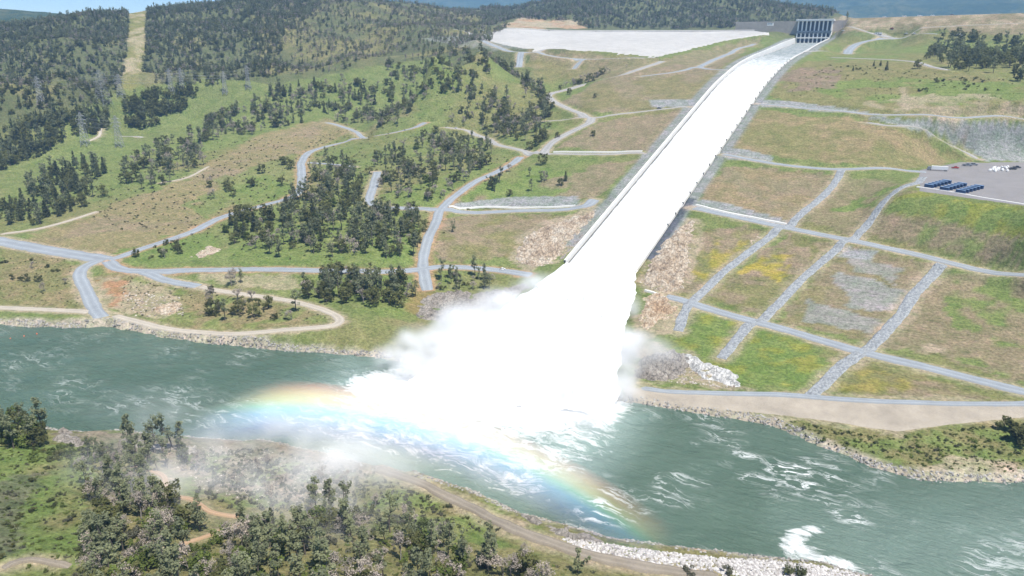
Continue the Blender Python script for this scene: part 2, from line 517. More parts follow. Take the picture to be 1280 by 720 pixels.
# ------------------------------------------------------------------ roads: centre lines, widths, then benches cut for them
ROADS = {   # name kind, px polyline, width (m), surface
 'a': ([(-60, 296), (0, 302), (67, 314), (118, 322), (134, 325)], 20, 'gravel'),
 'a2': ([(134, 325), (168, 314), (208, 301), (242, 289), (269, 275), (292, 267), (329, 257), (363, 247), (376, 235), (377, 215), (377, 203), (386, 191), (405, 184), (430, 178), (454, 173), (487, 167), (517, 160), (533, 152)], 11, 'gravel'),
 'a3': ([(407, 153), (420, 156), (438, 162), (458, 172)], 8, 'gravel'),
 'a4': ([(384, 203), (420, 206), (445, 209)], 8, 'gravel'),
 'b': ([(556, 159), (570, 161), (588, 165), (608, 173), (622, 181), (652, 188), (675, 192), (743, 193), (806, 191)], 10, 'track'),
 'c': ([(679, 192), (685, 183), (702, 171), (722, 161), (739, 151), (729, 143), (706, 134), (690, 125), (687, 118), (709, 112), (729, 106), (756, 99), (783, 92), (813, 82), (829, 76)], 11, 'track'),
 'd': ([(682, 152), (732, 148), (790, 141), (850, 134), (858, 133)], 11, 'track'),
 'e': ([(601, 50), (622, 59), (648, 65), (689, 70), (739, 74), (806, 73)], 14, 'gravel'),
 'e2': ([(652, 68), (650, 76), (648, 85)], 12, 'gravel'),
 'e3': ([(739, 75), (726, 81), (716, 88)], 9, 'gravel'),
 'e4': ([(665, 67), (680, 62), (700, 61)], 9, 'track'),
 'f': ([(800, 96), (850, 89), (877, 82), (900, 72), (917, 64), (944, 54)], 10, 'gravel'),
 'f2': ([(872, 84), (890, 87), (912, 88)], 9, 'gravel'),
 'g': ([(487, 260), (520, 261), (551, 262), (638, 264), (722, 260), (745, 248)], 13, 'gravel'),
 'h': ([(652, 196), (635, 208), (605, 222), (581, 236), (564, 249), (551, 262), (544, 280), (534, 301), (529, 324), (530, 344), (535, 364)], 10, 'gravel'),
 'h2': ([(472, 214), (467, 232), (462, 250), (470, 258), (490, 261)], 10, 'gravel'),
 'i': ([(134, 327), (148, 336), (175, 339), (235, 338), (302, 337), (386, 338), (460, 339), (524, 337), (564, 334), (622, 338), (665, 344)], 12, 'gravel'),
 'j': ([(178, 340), (195, 347), (208, 351), (249, 358)], 11, 'gravel'),
 'j2': ([(249, 358), (269, 363), (319, 370), (370, 378), (405, 388), (424, 398), (420, 406), (403, 409), (353, 413), (302, 417), (252, 416), (202, 410), (168, 401), (141, 394)], 7, 'dirt'),
 'k': ([(126, 326), (104, 336), (100, 346), (108, 364), (118, 385), (128, 399)], 11, 'gravel'),
 'k2': ([(112, 391), (67, 388), (0, 385), (-60, 384)], 7, 'dirt'),
 'l': ([(948, 130), (991, 134), (1052, 139), (1102, 144), (1186, 147), (1280, 150), (1400, 154)], 10, 'gravel'),
 'l2': ([(1082, 153), (1119, 158), (1169, 171), (1203, 188), (1222, 200)], 8, 'track'),
 'm': ([(902, 193), (951, 202), (1052, 212), (1136, 214), (1160, 216)], 10, 'gravel'),
 'n': ([(866, 260), (917, 271), (984, 285), (1065, 301), (1172, 325), (1280, 344), (1400, 366)], 12, 'gravel'),
 'o': ([(832, 371), (850, 375), (934, 400), (1001, 418), (1085, 442), (1152, 458), (1280, 490), (1400, 520)], 11, 'gravel'),
 'q': ([(1038, 72), (1090, 74), (1139, 77), (1165, 84), (1186, 88)], 8, 'track'),
 'q2': ([(1058, 68), (1062, 62), (1078, 53), (1119, 49), (1172, 43)], 15, 'gravel'),
 'q3': ([(1011, 65), (1040, 66), (1056, 67)], 9, 'track'),
 'q4': ([(1044, 44), (1090, 42), (1130, 40)], 6, 'track'),
 'q5': ([(1100, 37), (1150, 35), (1210, 32), (1280, 29)], 8, 'track'),
 's1': ([(566, 36), (590, 44), (606, 50)], 10, 'track'),
 'd1': ([(160, 584), (180, 586), (203, 595), (208, 606), (214, 620), (240, 625), (262, 640), (285, 645), (306, 648)], 2.6, 'redtrail'),
 'd2': ([(300, 655), (262, 670), (232, 680), (215, 690)], 2.2, 'redtrail'),
 'd3': ([(470, 585), (530, 606), (590, 636), (640, 660), (720, 690), (790, 706), (850, 716), (900, 724)], 5.5, 'mudroad'),
 'd4': ([(0, 708), (40, 702), (90, 708)], 2.4, 'mudroad'),
 'u1': ([(0, 291), (44, 287), (84, 277), (124, 264)], 4.5, 'dirt'),
 'u2': ([(200, 229), (235, 222), (262, 208)], 3, 'dirt'),
 'u3': ([(150, 170), (168, 171), (178, 172)], 6, 'track'),
 'u4': ([(126, 160), (124, 170), (112, 177)], 4, 'dirt'),
}
RIPRAP = {
 's1': ([(1052, 215), (1048, 222), (1031, 243), (1011, 260), (988, 279), (974, 288), (934, 317), (900, 344), (868, 374), (857, 388), (847, 414)], 7),
 's2': ([(1154, 222), (1146, 229), (1125, 236), (1099, 260), (1072, 292), (1052, 307), (1011, 341), (984, 368), (954, 398), (931, 412), (900, 450)], 7),
 's3': ([(1177, 334), (1146, 364), (1125, 395), (1092, 430), (1062, 452), (1052, 458), (1012, 497)], 8),
}
road_w = {}
for k, (pts, w, surf) in ROADS.items():
    P = np.array([ground(x, y)[:2] for x, y in pts])
    road_w[k] = catmull(P, 3.0)
rip_w = {k: catmull(np.array([ground(x, y)[:2] for x, y in pts]), 2.0) for k, (pts, w) in RIPRAP.items()}

def bench(line, half, margin, keep_river=True):
    global Z
    zc = H(line[:, 0], line[:, 1])
    k = np.ones(7) / 7
    zc = np.convolve(np.pad(zc, 3, mode='edge'), k, 'valid')
    i0, i1 = np.searchsorted(GX, [line[:, 0].min() - half - margin - 40, line[:, 0].max() + half + margin + 40])
    j0, j1 = np.searchsorted(GY, [line[:, 1].min() - half - margin - 40, line[:, 1].max() + half + margin + 40])
    if i1 - i0 < 2 or j1 - j0 < 2: return zc
    xs, ys = XX[j0:j1, i0:i1], YY[j0:j1, i0:i1]
    d, par = seg_dist(xs, ys, line)
    zt = np.interp(par, np.arange(len(line)), zc)
    sp = np.maximum(np.gradient(GX)[None, i0:i1], np.gradient(GY)[j0:j1, None])
    w = 1 - smooth(half + .8 * sp, half + margin + 1.6 * sp, d)
    w = np.where(inriver[j0:j1, i0:i1], 0, w)
    w = np.where((np.abs(xs) < 30) & (ys > -4), 0, w)
    Z[j0:j1, i0:i1] = Z[j0:j1, i0:i1] * (1 - w) + zt * w
    return zc
for k, (pts, w, surf) in ROADS.items():
    if surf != 'redtrail': bench(road_w[k], w / 2, 5)

# ------------------------------------------------------------------ ground cover colours (what grows or lies there), per vertex
PX, PY, PW = proj(np.stack([XX.ravel(), YY.ravel(), Z.ravel()], 1))
PX, PY, PW = PX.reshape(XX.shape), PY.reshape(XX.shape), PW.reshape(XX.shape)
jx = (fbm(XX / 14, YY / 14, 3, 31) - .5) * 26
jy = (fbm(XX / 14, YY / 14, 3, 37) - .5) * 14
near_scale = np.clip(500 / np.maximum(PW, 100), .25, 1.6)
QX, QY = PX + jx * near_scale, PY + jy * near_scale
C = {
 'meadow': (.138, .170, .062), 'lush': (.130, .178, .054), 'olive': (.172, .160, .076), 'dry': (.228, .182, .108), 'brown': (.215, .172, .122), 'tan': (.34, .285, .215),
 'gravel': (.235, .248, .262), 'red': (.33, .16, .085), 'forest': (.095, .105, .055), 'rocky': (.30, .25, .19), 'yellow': (.30, .25, .04), 'purple': (.20, .15, .12), 'rubble': (.20, .165, .14), 'asphalt': (.085, .095, .115), 'mud': (.16, .125, .085),
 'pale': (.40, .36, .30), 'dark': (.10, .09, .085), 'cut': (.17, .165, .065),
}
COLR = np.zeros(XX.shape + (3,))
COLR[:] = C['meadow']
ROCK = np.zeros(XX.shape)
def paint(col, poly, a=1.0, noise=0, lo=.3, hi=.7, nscale=25, dmax=1e9, seed=0, exact=False):
    m = in_poly(PX if exact else QX, PY if exact else QY, poly) & (PW > 5) & (PW < dmax)
    w = m * a
    if noise: w = w * smooth(lo, hi, fbm(XX / nscale, YY / nscale, 4, 51 + seed))
    COLR[:] = COLR * (1 - w[..., None]) + np.array(C[col]) * w[..., None]
def mottle(col, poly, nscale, lo, hi, a=.8, seed=0): paint(col, poly, a, 1, lo, hi, nscale, seed=seed)
ALL = [(-3000, -3000), (4000, -3000), (4000, 4000), (-3000, 4000)]
mottle('olive', ALL, 60, .4, .7, .7, 1)
mottle('dry', ALL, 35, .55, .8, .45, 2)
dist_c = np.hypot(XX - CAM[0], YY - CAM[1])
w = smooth(1000, 1250, dist_c) * (XX < -300) + smooth(1250, 1500, dist_c) * (XX >= -300)
w = np.clip(w, 0, 1)[..., None]
COLR = COLR * (1 - w) + np.array(C['forest']) * w
paint('forest', [(-300, 20), (160, 14), (161, 60), (153, 98), (140, 128), (90, 138), (30, 150), (-300, 190)], .85)
paint('forest', [(186, 14), (345, 0), (345, 97), (262, 108), (178, 104)], .8)
mottle('olive', [(300, -30), (640, -30), (640, 50), (560, 65), (430, 90), (330, 92)], 70, .35, .62, .8, 3)
mottle('olive', [(0, 40), (480, 30), (480, 90), (0, 130)], 50, .5, .7, .7, 4)
paint('cut', [(161, 14), (184, 14), (182, 60), (176, 90), (172, 120), (150, 125), (152, 100), (160, 60)], .9)
mottle('tan', [(161, 14), (184, 14), (180, 60), (172, 90), (152, 100), (158, 60)], 20, .45, .6, .6)
paint('meadow', [(75, 148), (150, 112), (260, 98), (350, 105), (420, 90), (560, 70), (560, 120), (300, 175), (160, 185), (0, 260), (0, 200)], .75)
# left dry field above the road
paint('dry', [(20, 300), (124, 264), (235, 222), (262, 203), (330, 165), (410, 148), (440, 160), (425, 174), (385, 188), (372, 225), (330, 250), (240, 286), (135, 320)], .75)
mottle('brown', [(60, 300), (235, 222), (330, 170), (410, 150), (375, 205), (240, 280)], 40, .4, .6, .6, 5)
mottle('meadow', [(230, 255), (330, 215), (370, 235), (330, 255), (260, 275)], 20, .3, .5, .9, 6)
paint('lush', [(270, 225), (375, 190), (375, 240), (300, 262)], .55)
paint('olive', [(0, 310), (110, 330), (100, 350), (110, 388), (0, 380)], .8)
mottle('dry', [(0, 310), (110, 330), (110, 388), (0, 380)], 16, .4, .6, .7, 7)
paint('dry', [(160, 342), (250, 362), (420, 395), (405, 408), (250, 412), (150, 392), (115, 350)], .65)
mottle('lush', [(160, 342), (250, 362), (420, 395), (405, 408), (250, 412), (150, 392)], 12, .45, .6, .7, 8)
paint('tan', [(128, 350), (165, 352), (225, 362), (230, 388), (190, 400), (150, 392), (125, 372)], .6)
mottle('red', [(125, 352), (165, 352), (170, 380), (140, 388)], 8, .4, .6, .7, 9)
paint('tan', [(240, 342), (365, 345), (375, 362), (330, 362), (250, 352)], .55)
paint('lush', [(150, 312), (265, 290), (280, 320), (200, 333), (150, 330)], .7)
paint('lush', [(280, 300), (520, 260), (530, 330), (300, 333)], .6)
paint('lush', [(470, 245), (640, 195), (600, 225), (545, 262), (490, 258)], .7)
paint('lush', [(390, 345), (520, 345), (520, 400), (470, 395)], .55)
paint('red', [(512, 350), (522, 320), (540, 322), (545, 365), (530, 392), (510, 390)], .28)
# left of the chute, between the benches
paint('brown', [(560, 252), (800, 196), (760, 240), (720, 252), (590, 256)], .75)
mottle('lush', [(570, 250), (650, 205), (720, 215), (710, 245)], 25, .35, .55, .9, 10)
paint('olive', [(545, 270), (720, 268), (690, 300), (640, 325), (545, 325)], .9)
mottle('brown', [(545, 270), (740, 268), (690, 300), (640, 325), (545, 325)], 20, .4, .6, .8, 11)
paint('brown', [(690, 185), (740, 155), (860, 137), (815, 190)], .8)
paint('brown', [(700, 130), (735, 107), (830, 82), (920, 85), (870, 130), (760, 142)], .8)
mottle('olive', [(690, 185), (740, 155), (860, 137), (900, 90), (735, 107)], 30, .4, .6, .7, 12)
paint('brown', [(660, 62), (820, 74), (860, 66), (960, 44), (900, 84), (830, 88), (730, 103), (700, 88), (660, 85)], .65)
mottle('olive', [(660, 75), (760, 80), (720, 105), (640, 100)], 30, .3, .6, .9, 13)
paint('gravel', [(520, 48), (600, 42), (665, 62), (600, 62)], .45)
paint('tan', [(620, 34), (650, 22), (720, 26), (735, 36), (660, 36)], .85)
mottle('red', [(620, 34), (650, 22), (720, 26), (735, 36), (660, 36)], 30, .45, .6, .4, 14)
# right of the chute
paint('olive', [(960, 120), (1010, 75), (1140, 78), (1280, 110), (1280, 150), (1040, 140)], .9)
mottle('lush', [(1000, 105), (1100, 95), (1280, 105), (1280, 135), (1050, 125)], 25, .35, .55, .8, 15)
paint('brown', [(1040, 20), (1420, 14), (1420, 44), (1230, 44), (1170, 36), (1100, 38), (1040, 42)], .75)
mottle('tan', [(1040, 20), (1420, 14), (1420, 36), (1170, 34), (1040, 40)], 12, .4, .6, .5, 36)
paint('rocky', [(1126, 110), (1134, 110), (1136, 135), (1122, 135)], .5)
mottle('purple', [(960, 100), (1000, 85), (1050, 85), (1045, 110), (990, 115)], 18, .35, .5, .8, 16)
paint('rocky', [(1080, 130), (1130, 118), (1250, 118), (1290, 138), (1280, 147), (1150, 146)], .65, 1, .25, .5, 18)
paint('olive', [(900, 190), (945, 140), (1080, 150), (1220, 200), (1130, 212)], .9)
mottle('dry', [(900, 190), (945, 140), (1080, 150), (1220, 200), (1130, 212)], 28, .35, .6, .85, 17)
paint('gravel', [(1085, 147), (1290, 152), (1290, 205), (1230, 200), (1170, 168)], .85)
mottle('brown', [(1180, 150), (1290, 152), (1290, 185), (1200, 180)], 25, .45, .6, .8, 18)
paint('brown', [(870, 250), (905, 205), (1048, 218), (990, 275)], .8)
mottle('dry', [(870, 250), (905, 205), (1048, 218), (990, 275)], 20, .4, .6, .8, 19)
paint('brown', [(1000, 275), (1055, 220), (1140, 228), (1070, 290)], .6)
mottle('lush', [(1040, 262), (1140, 222), (1100, 260)], 12, .3, .5, .9, 20)
paint('lush', [(1110, 245), (1150, 238), (1290, 262), (1290, 300), (1170, 275), (1105, 262)], .8)
mottle('yellow', [(1110, 245), (1150, 238), (1290, 262), (1290, 300), (1120, 265)], 9, .5, .68, .3, 21)
paint('brown', [(1080, 290), (1105, 265), (1290, 300), (1290, 335)], .75)
mottle('lush', [(1120, 280), (1290, 290), (1290, 330), (1150, 305)], 14, .5, .62, .8, 22)
paint('olive', [(840, 365), (880, 285), (960, 285), (870, 370)], .7)
mottle('brown', [(840, 365), (880, 285), (960, 285), (870, 370)], 12, .4, .6, .9, 23)
mottle('yellow', [(865, 350), (890, 300), (940, 300), (880, 350)], 10, .42, .6, .65, 24)
paint('olive', [(880, 370), (980, 292), (1045, 305), (950, 395)], .8)
mottle('brown', [(880, 370), (980, 292), (1045, 305), (950, 395)], 13, .42, .6, .95, 25)
mottle('yellow', [(920, 340), (955, 315), (1000, 320), (975, 355)], 9, .38, .6, .75, 26)
paint('brown', [(965, 400), (1060, 308), (1172, 332), (1085, 430)], .8)
mottle('olive', [(965, 400), (1060, 308), (1172, 332), (1085, 430)], 10, .5, .65, .7, 27)
paint('gravel', [(1060, 318), (1125, 335), (1120, 352), (1065, 340)], .6)
paint('gravel', [(1040, 340), (1140, 362), (1118, 392), (1060, 380)], .7)
paint('gravel', [(1010, 374), (1100, 400), (1080, 420), (1000, 402)], .65)
paint('brown', [(1100, 430), (1180, 336), (1290, 350), (1290, 478)], .75)
mottle('lush', [(1180, 345), (1290, 350), (1290, 475), (1200, 450)], 14, .47, .6, .85, 28)
mottle('tan', [(1120, 430), (1180, 400), (1290, 460), (1290, 485)], 18, .5, .6, .6, 29)
paint('lush', [(835, 440), (880, 390), (925, 405), (890, 450)], .95)
paint('lush', [(905, 478), (940, 412), (1045, 445), (1010, 490)], .95)
paint('olive', [(1035, 492), (1068, 450), (1250, 497), (1120, 500)], .8)
mottle('yellow', [(835, 440), (880, 390), (1045, 445), (1200, 490), (1010, 490)], 8, .45, .65, .35, 30)
mottle('brown', [(1100, 465), (1250, 497), (1120, 500)], 12, .4, .6, .8, 31)
paint('tan', [(780, 478), (850, 486), (1010, 494), (1280, 500), (1420, 505), (1420, 522), (1180, 534), (1120, 542), (1025, 526), (850, 512), (780, 500)], .6)
paint('olive', [(940, 518), (1030, 528), (1120, 543), (1290, 524), (1420, 520), (1420, 600), (1160, 595), (1050, 562), (980, 535)], .9)
mottle('lush', [(940, 518), (1030, 528), (1120, 543), (1290, 524), (1290, 600), (1160, 595), (1050, 562)], 9, .4, .6, .8, 32)
paint('tan', [(1150, 590), (1175, 572), (1260, 575), (1275, 600)], .8)
for g_ in ([(632, 326), (650, 292), (690, 272), (752, 256), (745, 285), (700, 325), (655, 340)], [(796, 360), (806, 325), (845, 282), (878, 270), (872, 320), (872, 345), (850, 372)], [(790, 478), (795, 400), (820, 364), (850, 380), (842, 410), (815, 425), (860, 440), (940, 490)]):
    paint('rocky', g_, .8, 1, .25, .5, 9, seed=44)
# gravelled embankments above the bench roads
for g_ in ([(905, 184), (930, 186), (968, 196), (962, 205), (903, 197)], [(866, 249), (900, 252), (988, 276), (986, 284), (868, 260)], [(946, 124), (985, 126), (1040, 133), (1100, 143), (1050, 141), (946, 132)],
           [(812, 125), (872, 124), (870, 132), (815, 135)], [(570, 254), (640, 246), (722, 245), (726, 259), (565, 260)], [(1040, 306), (1100, 314), (1085, 325), (1050, 322)]):
    paint('gravel', g_, .9, exact=True)
# near side
paint('olive', [(-400, 540), (1100, 640), (1100, 1400), (-400, 1400)], .9)
mottle('lush', [(-400, 560), (110, 560), (120, 640), (90, 719), (-400, 1000)], 18, .2, .45, .9, 33)
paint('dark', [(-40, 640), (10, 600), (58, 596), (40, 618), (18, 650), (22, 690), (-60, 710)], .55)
paint('rubble', [(60, 540), (120, 540), (260, 545), (400, 560), (480, 584), (470, 590), (430, 625), (330, 635), (250, 615), (200, 585)], .75)
mottle('rocky', [(200, 560), (470, 590), (430, 625), (330, 635), (220, 620)], 6, .45, .6, .7, 40)
mottle('lush', [(200, 560), (470, 590), (430, 625), (330, 635), (220, 620)], 9, .5, .6, .8, 34)
paint('olive', [(430, 590), (520, 610), (640, 680), (600, 700), (450, 650)], .9)
mottle('lush', [(470, 600), (600, 625), (720, 670), (860, 705), (850, 719), (430, 660)], 12, .35, .55, .8, 35)
m = ((XX > 28.5) & (XX < 37) & (YY > 18) & (YY < 118)) * 1.0
ASPH = m
# strips of gravel at the chute, gritty shoulders on all the roads
m = ((cu > 27) & (cu < 41) & (YY > 20) & (YY < 905)) * .85 * smooth(41, 38, cu)
COLR = COLR * (1 - m[..., None]) + np.array(C['gravel']) * m[..., None] * .9
COLR = COLR * (1 - ASPH[..., None]) + np.array(C['asphalt']) * ASPH[..., None]
for k, (pts, wd, surf) in ROADS.items():
    L = road_w[k]
    b = (XX > L[:, 0].min() - 30) & (XX < L[:, 0].max() + 30) & (YY > L[:, 1].min() - 30) & (YY < L[:, 1].max() + 30)
    if not b.any(): continue
    d, _ = seg_dist(XX[b], YY[b], L[::3] if len(L) > 6 else L)
    ww = (1 - smooth(wd / 2 + .5, wd / 2 + 4, d + (fbm(XX[b] / 5, YY[b] / 5, 2, 77) - .5) * 4)) * (.75 if surf != 'redtrail' else .3)
    cc = np.array(C['tan'] if k not in ('a2', 'h', 'i') else tuple(.5 * (a + b2) for a, b2 in zip(C['tan'], C['red'])))
    COLR[b] = COLR[b] * (1 - ww[:, None]) + cc * ww[:, None]
for k, (pts, wd) in RIPRAP.items():
    L = rip_w[k]
    b = (XX > L[:, 0].min() - 20) & (XX < L[:, 0].max() + 20) & (YY > L[:, 1].min() - 20) & (YY < L[:, 1].max() + 20)
    d, _ = seg_dist(XX[b], YY[b], L[::3])
    ww = (1 - smooth(wd / 2 + .5, wd / 2 + 5, d + (fbm(XX[b] / 5, YY[b] / 5, 2, 79) - .5) * 5)) * .6
    COLR[b] = COLR[b] * (1 - ww[:, None]) + np.array(C['tan']) * ww[:, None]
# shores: bare stony margin
sh = np.where(inriver, 1, 1 - smooth(1.5, 6, db + (fbm(XX / 6, YY / 6, 3, 61) - .5) * 8))
shc = np.array(C['pale']) * (.55 + .6 * fbm(XX / 4, YY / 4, 2, 63))[..., None]
COLR = COLR * (1 - sh[..., None]) + shc * sh[..., None]
COLR *= (.86 + .28 * fbm(XX / 7, YY / 7, 3, 71))[..., None]

m = NT('land')
at = m.n('ShaderNodeVertexColor', layer_name='cover')
v = m.coord()
n1 = m.noise(v, .55, 7, .75)
n2 = m.noise(v, .10, 6, .7)
n3 = m.noise(m.coord((.2, 1, 1), rot=(0, 0, .1)), .5, 6, .7)
col = m.mix(1.0, at.outputs[0], m.ramp(n1, [(.30, .45), (.70, 1.6)]), 'MULTIPLY')
col = m.mix(1.0, col, m.ramp(n2, [(.3, (.74, .86, .70, 1)), (.7, (1.30, 1.18, 1.28, 1))]), 'MULTIPLY')
col = m.mix(1.0, col, m.ramp(n3, [(.32, (.80, .88, .76, 1)), (.68, (1.26, 1.18, 1.22, 1))]), 'MULTIPLY')
m.base(col)
m.b.inputs['Roughness'].default_value = .95
m.b.inputs['Specular IOR Level'].default_value = .12
m.bump(n1, 1.0, .9)
M_LAND = m.m

ny, nx = XX.shape
idx = np.arange(nx * ny).reshape(ny, nx)
F = np.stack([idx[:-1, :-1], idx[:-1, 1:], idx[1:, 1:], idx[1:, :-1]], -1).reshape(-1, 4)
me = mesh_arrays('ground', np.stack([XX.ravel(), YY.ravel(), Z.ravel()], 1), F, True)
ca = me.color_attributes.new('cover', 'FLOAT_COLOR', 'POINT')
ca.data.foreach_set('color', np.concatenate([np.clip(COLR, 0, 1).reshape(-1, 3), np.ones((nx * ny, 1))], 1).astype(np.float32).ravel())
tag(obj('ground', me, M_LAND), kind='structure')

# ------------------------------------------------------------------ distant mountains across the lake
m = NT('far_mountain_cover')
v = m.coord()
n = m.noise(v, .004, 8, .65)
n2 = m.noise(v, .02, 6, .7)
c0 = m.ramp(m.math('ADD', m.math('MULTIPLY', n, .5), m.math('MULTIPLY', n2, .5)), [(.36, (.022, .045, .02, 1)), (.5, (.05, .075, .03, 1)), (.62, (.12, .125, .055, 1)), (.72, (.2, .17, .1, 1))])
m.base(c0)
m.b.inputs['Roughness'].default_value = 1
m.b.inputs['Specular IOR Level'].default_value = 0
m.bump(n2, 1.0, 30)
M_MTN = m.m
def mountain(pts, depth, base, seed, amp):
    """pts: (px, py, distance) along the skyline; slopes run down towards us over `depth` metres"""
    R = catmull(np.array([at_dist(*p) for p in pts]), 60.0)
    n, k = len(R), 26
    V = np.zeros((k, n, 3))
    away = R[:, :2] - CAM[:2]
    away /= np.linalg.norm(away, axis=1)[:, None]
    for i in range(k):
        t = i / (k - 1) * 1.7 - .7          # -0.7..1 : back side .. front foot
        off = -t * depth
        V[i, :, :2] = R[:, :2] + away * off
        prof = np.clip(1 - abs(t), 0, 1) ** .85
        ridge = 1 - np.abs(2 * fbm(V[i, :, 0] / (amp * 5), V[i, :, 1] / (amp * 5), 4, seed) - 1)
        V[i, :, 2] = base + (R[:, 2] - base) * prof + (ridge - .6) * amp * 1.4 * (min(1, abs(t) * 3) * (1 - abs(t) * .6))
    ii = np.arange(k * n).reshape(k, n)
    F = np.stack([ii[:-1, :-1], ii[1:, :-1], ii[1:, 1:], ii[:-1, 1:]], -1).reshape(-1, 4)
    return tag(obj('mountains', mesh_arrays('mountains', V.reshape(-1, 3), F, True), M_MTN), kind='structure')
mountain([(900, -6, 7300), (1000, -4, 7200), (1080, -7, 7000), (1180, -9, 6900), (1280, -8, 6800), (1450, -6, 6700), (1700, -6, 6600)], 2200, 90, 5, 170)
mountain([(420, 12, 6700), (520, 2, 6600), (580, 8, 6600), (660, 4, 6600), (760, -6, 6600), (900, -8, 6700)], 1800, 100, 9, 120)
mountain([(440, -2, 8200), (520, -4, 8100), (600, -2, 8100), (700, -5, 8100), (850, -5, 8100)], 1000, 100, 13, 100)
mountain([(-500, 14, 4300), (-200, 8, 4200), (-60, 12, 4100), (0, 11, 4000), (40, 14, 3900), (90, 19, 3900), (140, 26, 3900), (220, 40, 3900)], 1500, 110, 17, 90)
mountain([(240, 30, 5200), (310, 8, 5000), (345, -3, 5000), (420, 10, 5000), (470, 30, 5000)], 1200, 110, 23, 80)

# ------------------------------------------------------------------ river
m = NT('river_water')
fo = m.n('ShaderNodeVertexColor', layer_name='foam')
sep = m.n('ShaderNodeSeparateColor')
m.l(fo.outputs[0], sep.inputs[0])
ang = math.atan2(near_w[12][1] - near_w[5][1], near_w[12][0] - near_w[5][0])
v = m.coord((1, 1, 1), rot=(0, 0, -ang))
vs = m.coord((.36, 1.0, 1), rot=(0, 0, -ang - .12))
warp = m.n('ShaderNodeTexNoise')
warp.inputs['Scale'].default_value = .06
warp.inputs['Detail'].default_value = 2
m.l(v, warp.inputs['Vector'])
wv = m.n('ShaderNodeVectorMath', operation='MULTIPLY_ADD')
m.l(warp.outputs['Color'], wv.inputs[0])
wv.inputs[1].default_value = (11, 13, 0)
m.l(vs, wv.inputs[2])
ridge = m.math('ABSOLUTE', m.math('SUBTRACT', m.noise(wv.outputs[0], .17, 7, .66), .5))
lines = m.math('SUBTRACT', 1, m.math('MULTIPLY', ridge, 18, clamp=True))          # thin curling lines
blot = m.noise(wv.outputs[0], .34, 7, .72)
patch = m.noise(v, .028, 2, .5)
f1 = m.math('MULTIPLY', m.math('MULTIPLY', lines, m.ramp(patch, [(.48, 0.0), (.66, 1.0)])), m.ramp(blot, [(.46, 0.0), (.56, 1.0)]))
f2 = m.math('ADD', m.math('MULTIPLY', sep.outputs[0], .95), m.math('SUBTRACT', m.math('MULTIPLY', blot, 1.35), 1.16))
foam = m.math('ADD', m.math('MULTIPLY', f1, m.math('ADD', m.math('MULTIPLY', sep.outputs[1], 1.0), .04)), m.math('MULTIPLY', m.math('MAXIMUM', f2, 0), 3.2), clamp=True)
wcol = m.mix(m.ramp(m.noise(v, .02, 3), [(.35, 0.0), (.65, 1.0)]), (.050, .094, .060, 1), (.072, .122, .084, 1))
milky = m.mix(m.math('MULTIPLY', sep.outputs[2], .8), wcol, (.30, .40, .37, 1))
m.base(m.mix(foam, milky, (.86, .88, .88, 1)))
m.l(m.ramp(foam, [(0, .16), (1, .8)]), m.b.inputs['Roughness'])
m.b.inputs['Specular IOR Level'].default_value = .5
m.b.inputs['IOR'].default_value = 1.33
wave = m.math('ADD', m.noise(m.coord((.55, 1.5, 1), rot=(0, 0, -ang + .35)), .22, 5, .6), m.math('MULTIPLY', blot, .5))
m.bump(wave, .9, 2.6)
M_WATER = m.m
rx = np.arange(-640, 420, 2.5)
ry = np.arange(-420, -40, 2.5)
RX, RY = np.meshgrid(rx, ry)
RXp, RYp, _ = proj(np.stack([RX.ravel(), RY.ravel(), 0 * RX.ravel()], 1))
RXp, RYp = RXp.reshape(RX.shape), RYp.reshape(RX.shape)
def soft_in(poly, blur, x=RXp, y=RYp):
    d = seg_dist(x, y, np.vstack([poly, poly[:1]]))[0]
    return smooth(-blur, blur, np.where(in_poly(x, y, poly), d, -d))
f_core = .75 * soft_in([(450, 480), (520, 455), (790, 440), (792, 495), (760, 515), (690, 525), (600, 518), (500, 500)], 26)
f_mid = soft_in([(395, 490), (440, 455), (500, 470), (780, 480), (800, 520), (770, 570), (720, 615), (650, 632), (560, 602), (470, 580), (380, 555), (300, 530), (330, 505)], 45)
f_blob = soft_in([(966, 678), (985, 659), (1015, 653), (1034, 659), (1030, 668), (1012, 676), (1024, 685), (1064, 696), (1098, 724), (1060, 726), (1008, 712), (978, 696)], 11)
f_shore = soft_in([(620, 590), (660, 600), (720, 630), (700, 655), (650, 640)], 12)
FO = np.clip(f_core * 1.0 + f_mid * .60 + f_blob * .74 + f_shore * .12, 0, 1)
for (a, b) in (((92, 540), (120, 537)), ((890, 527), (970, 545))):
    FO = np.clip(FO + .34 * (1 - smooth(1, 8, seg_dist(RXp, RYp, [a, b])[0])), 0, 1)
ST = np.clip(.25 + .95 * soft_in([(780, 560), (900, 540), (1060, 590), (1280, 610), (1400, 640), (1300, 719), (1090, 719), (960, 690), (800, 680), (700, 640)], 40)
             + .12 * soft_in([(-100, 440), (440, 450), (420, 560), (100, 545), (-100, 540)], 25), 0, 1)
MK = np.clip(.9 * f_mid + .35 * soft_in([(980, 650), (1280, 620), (1400, 640), (1300, 740), (1090, 740)], 60) + .12, 0, 1)
ii = np.arange(RX.size).reshape(RX.shape)
F = np.stack([ii[:-1, :-1], ii[:-1, 1:], ii[1:, 1:], ii[1:, :-1]], -1).reshape(-1, 4)
turb = np.clip(f_mid + f_core, 0, 1)
ra, rb = RX * math.cos(ang + .5) + RY * math.sin(ang + .5), -RX * math.sin(ang + .5) + RY * math.cos(ang + .5)
ZW = (fbm(ra / 26, rb / 7.5, 4, 81) - .5) * (1.5 + 2.4 * turb) + (fbm(RX / 6, RY / 5, 3, 83) - .5) * (.5 + 1.6 * turb)
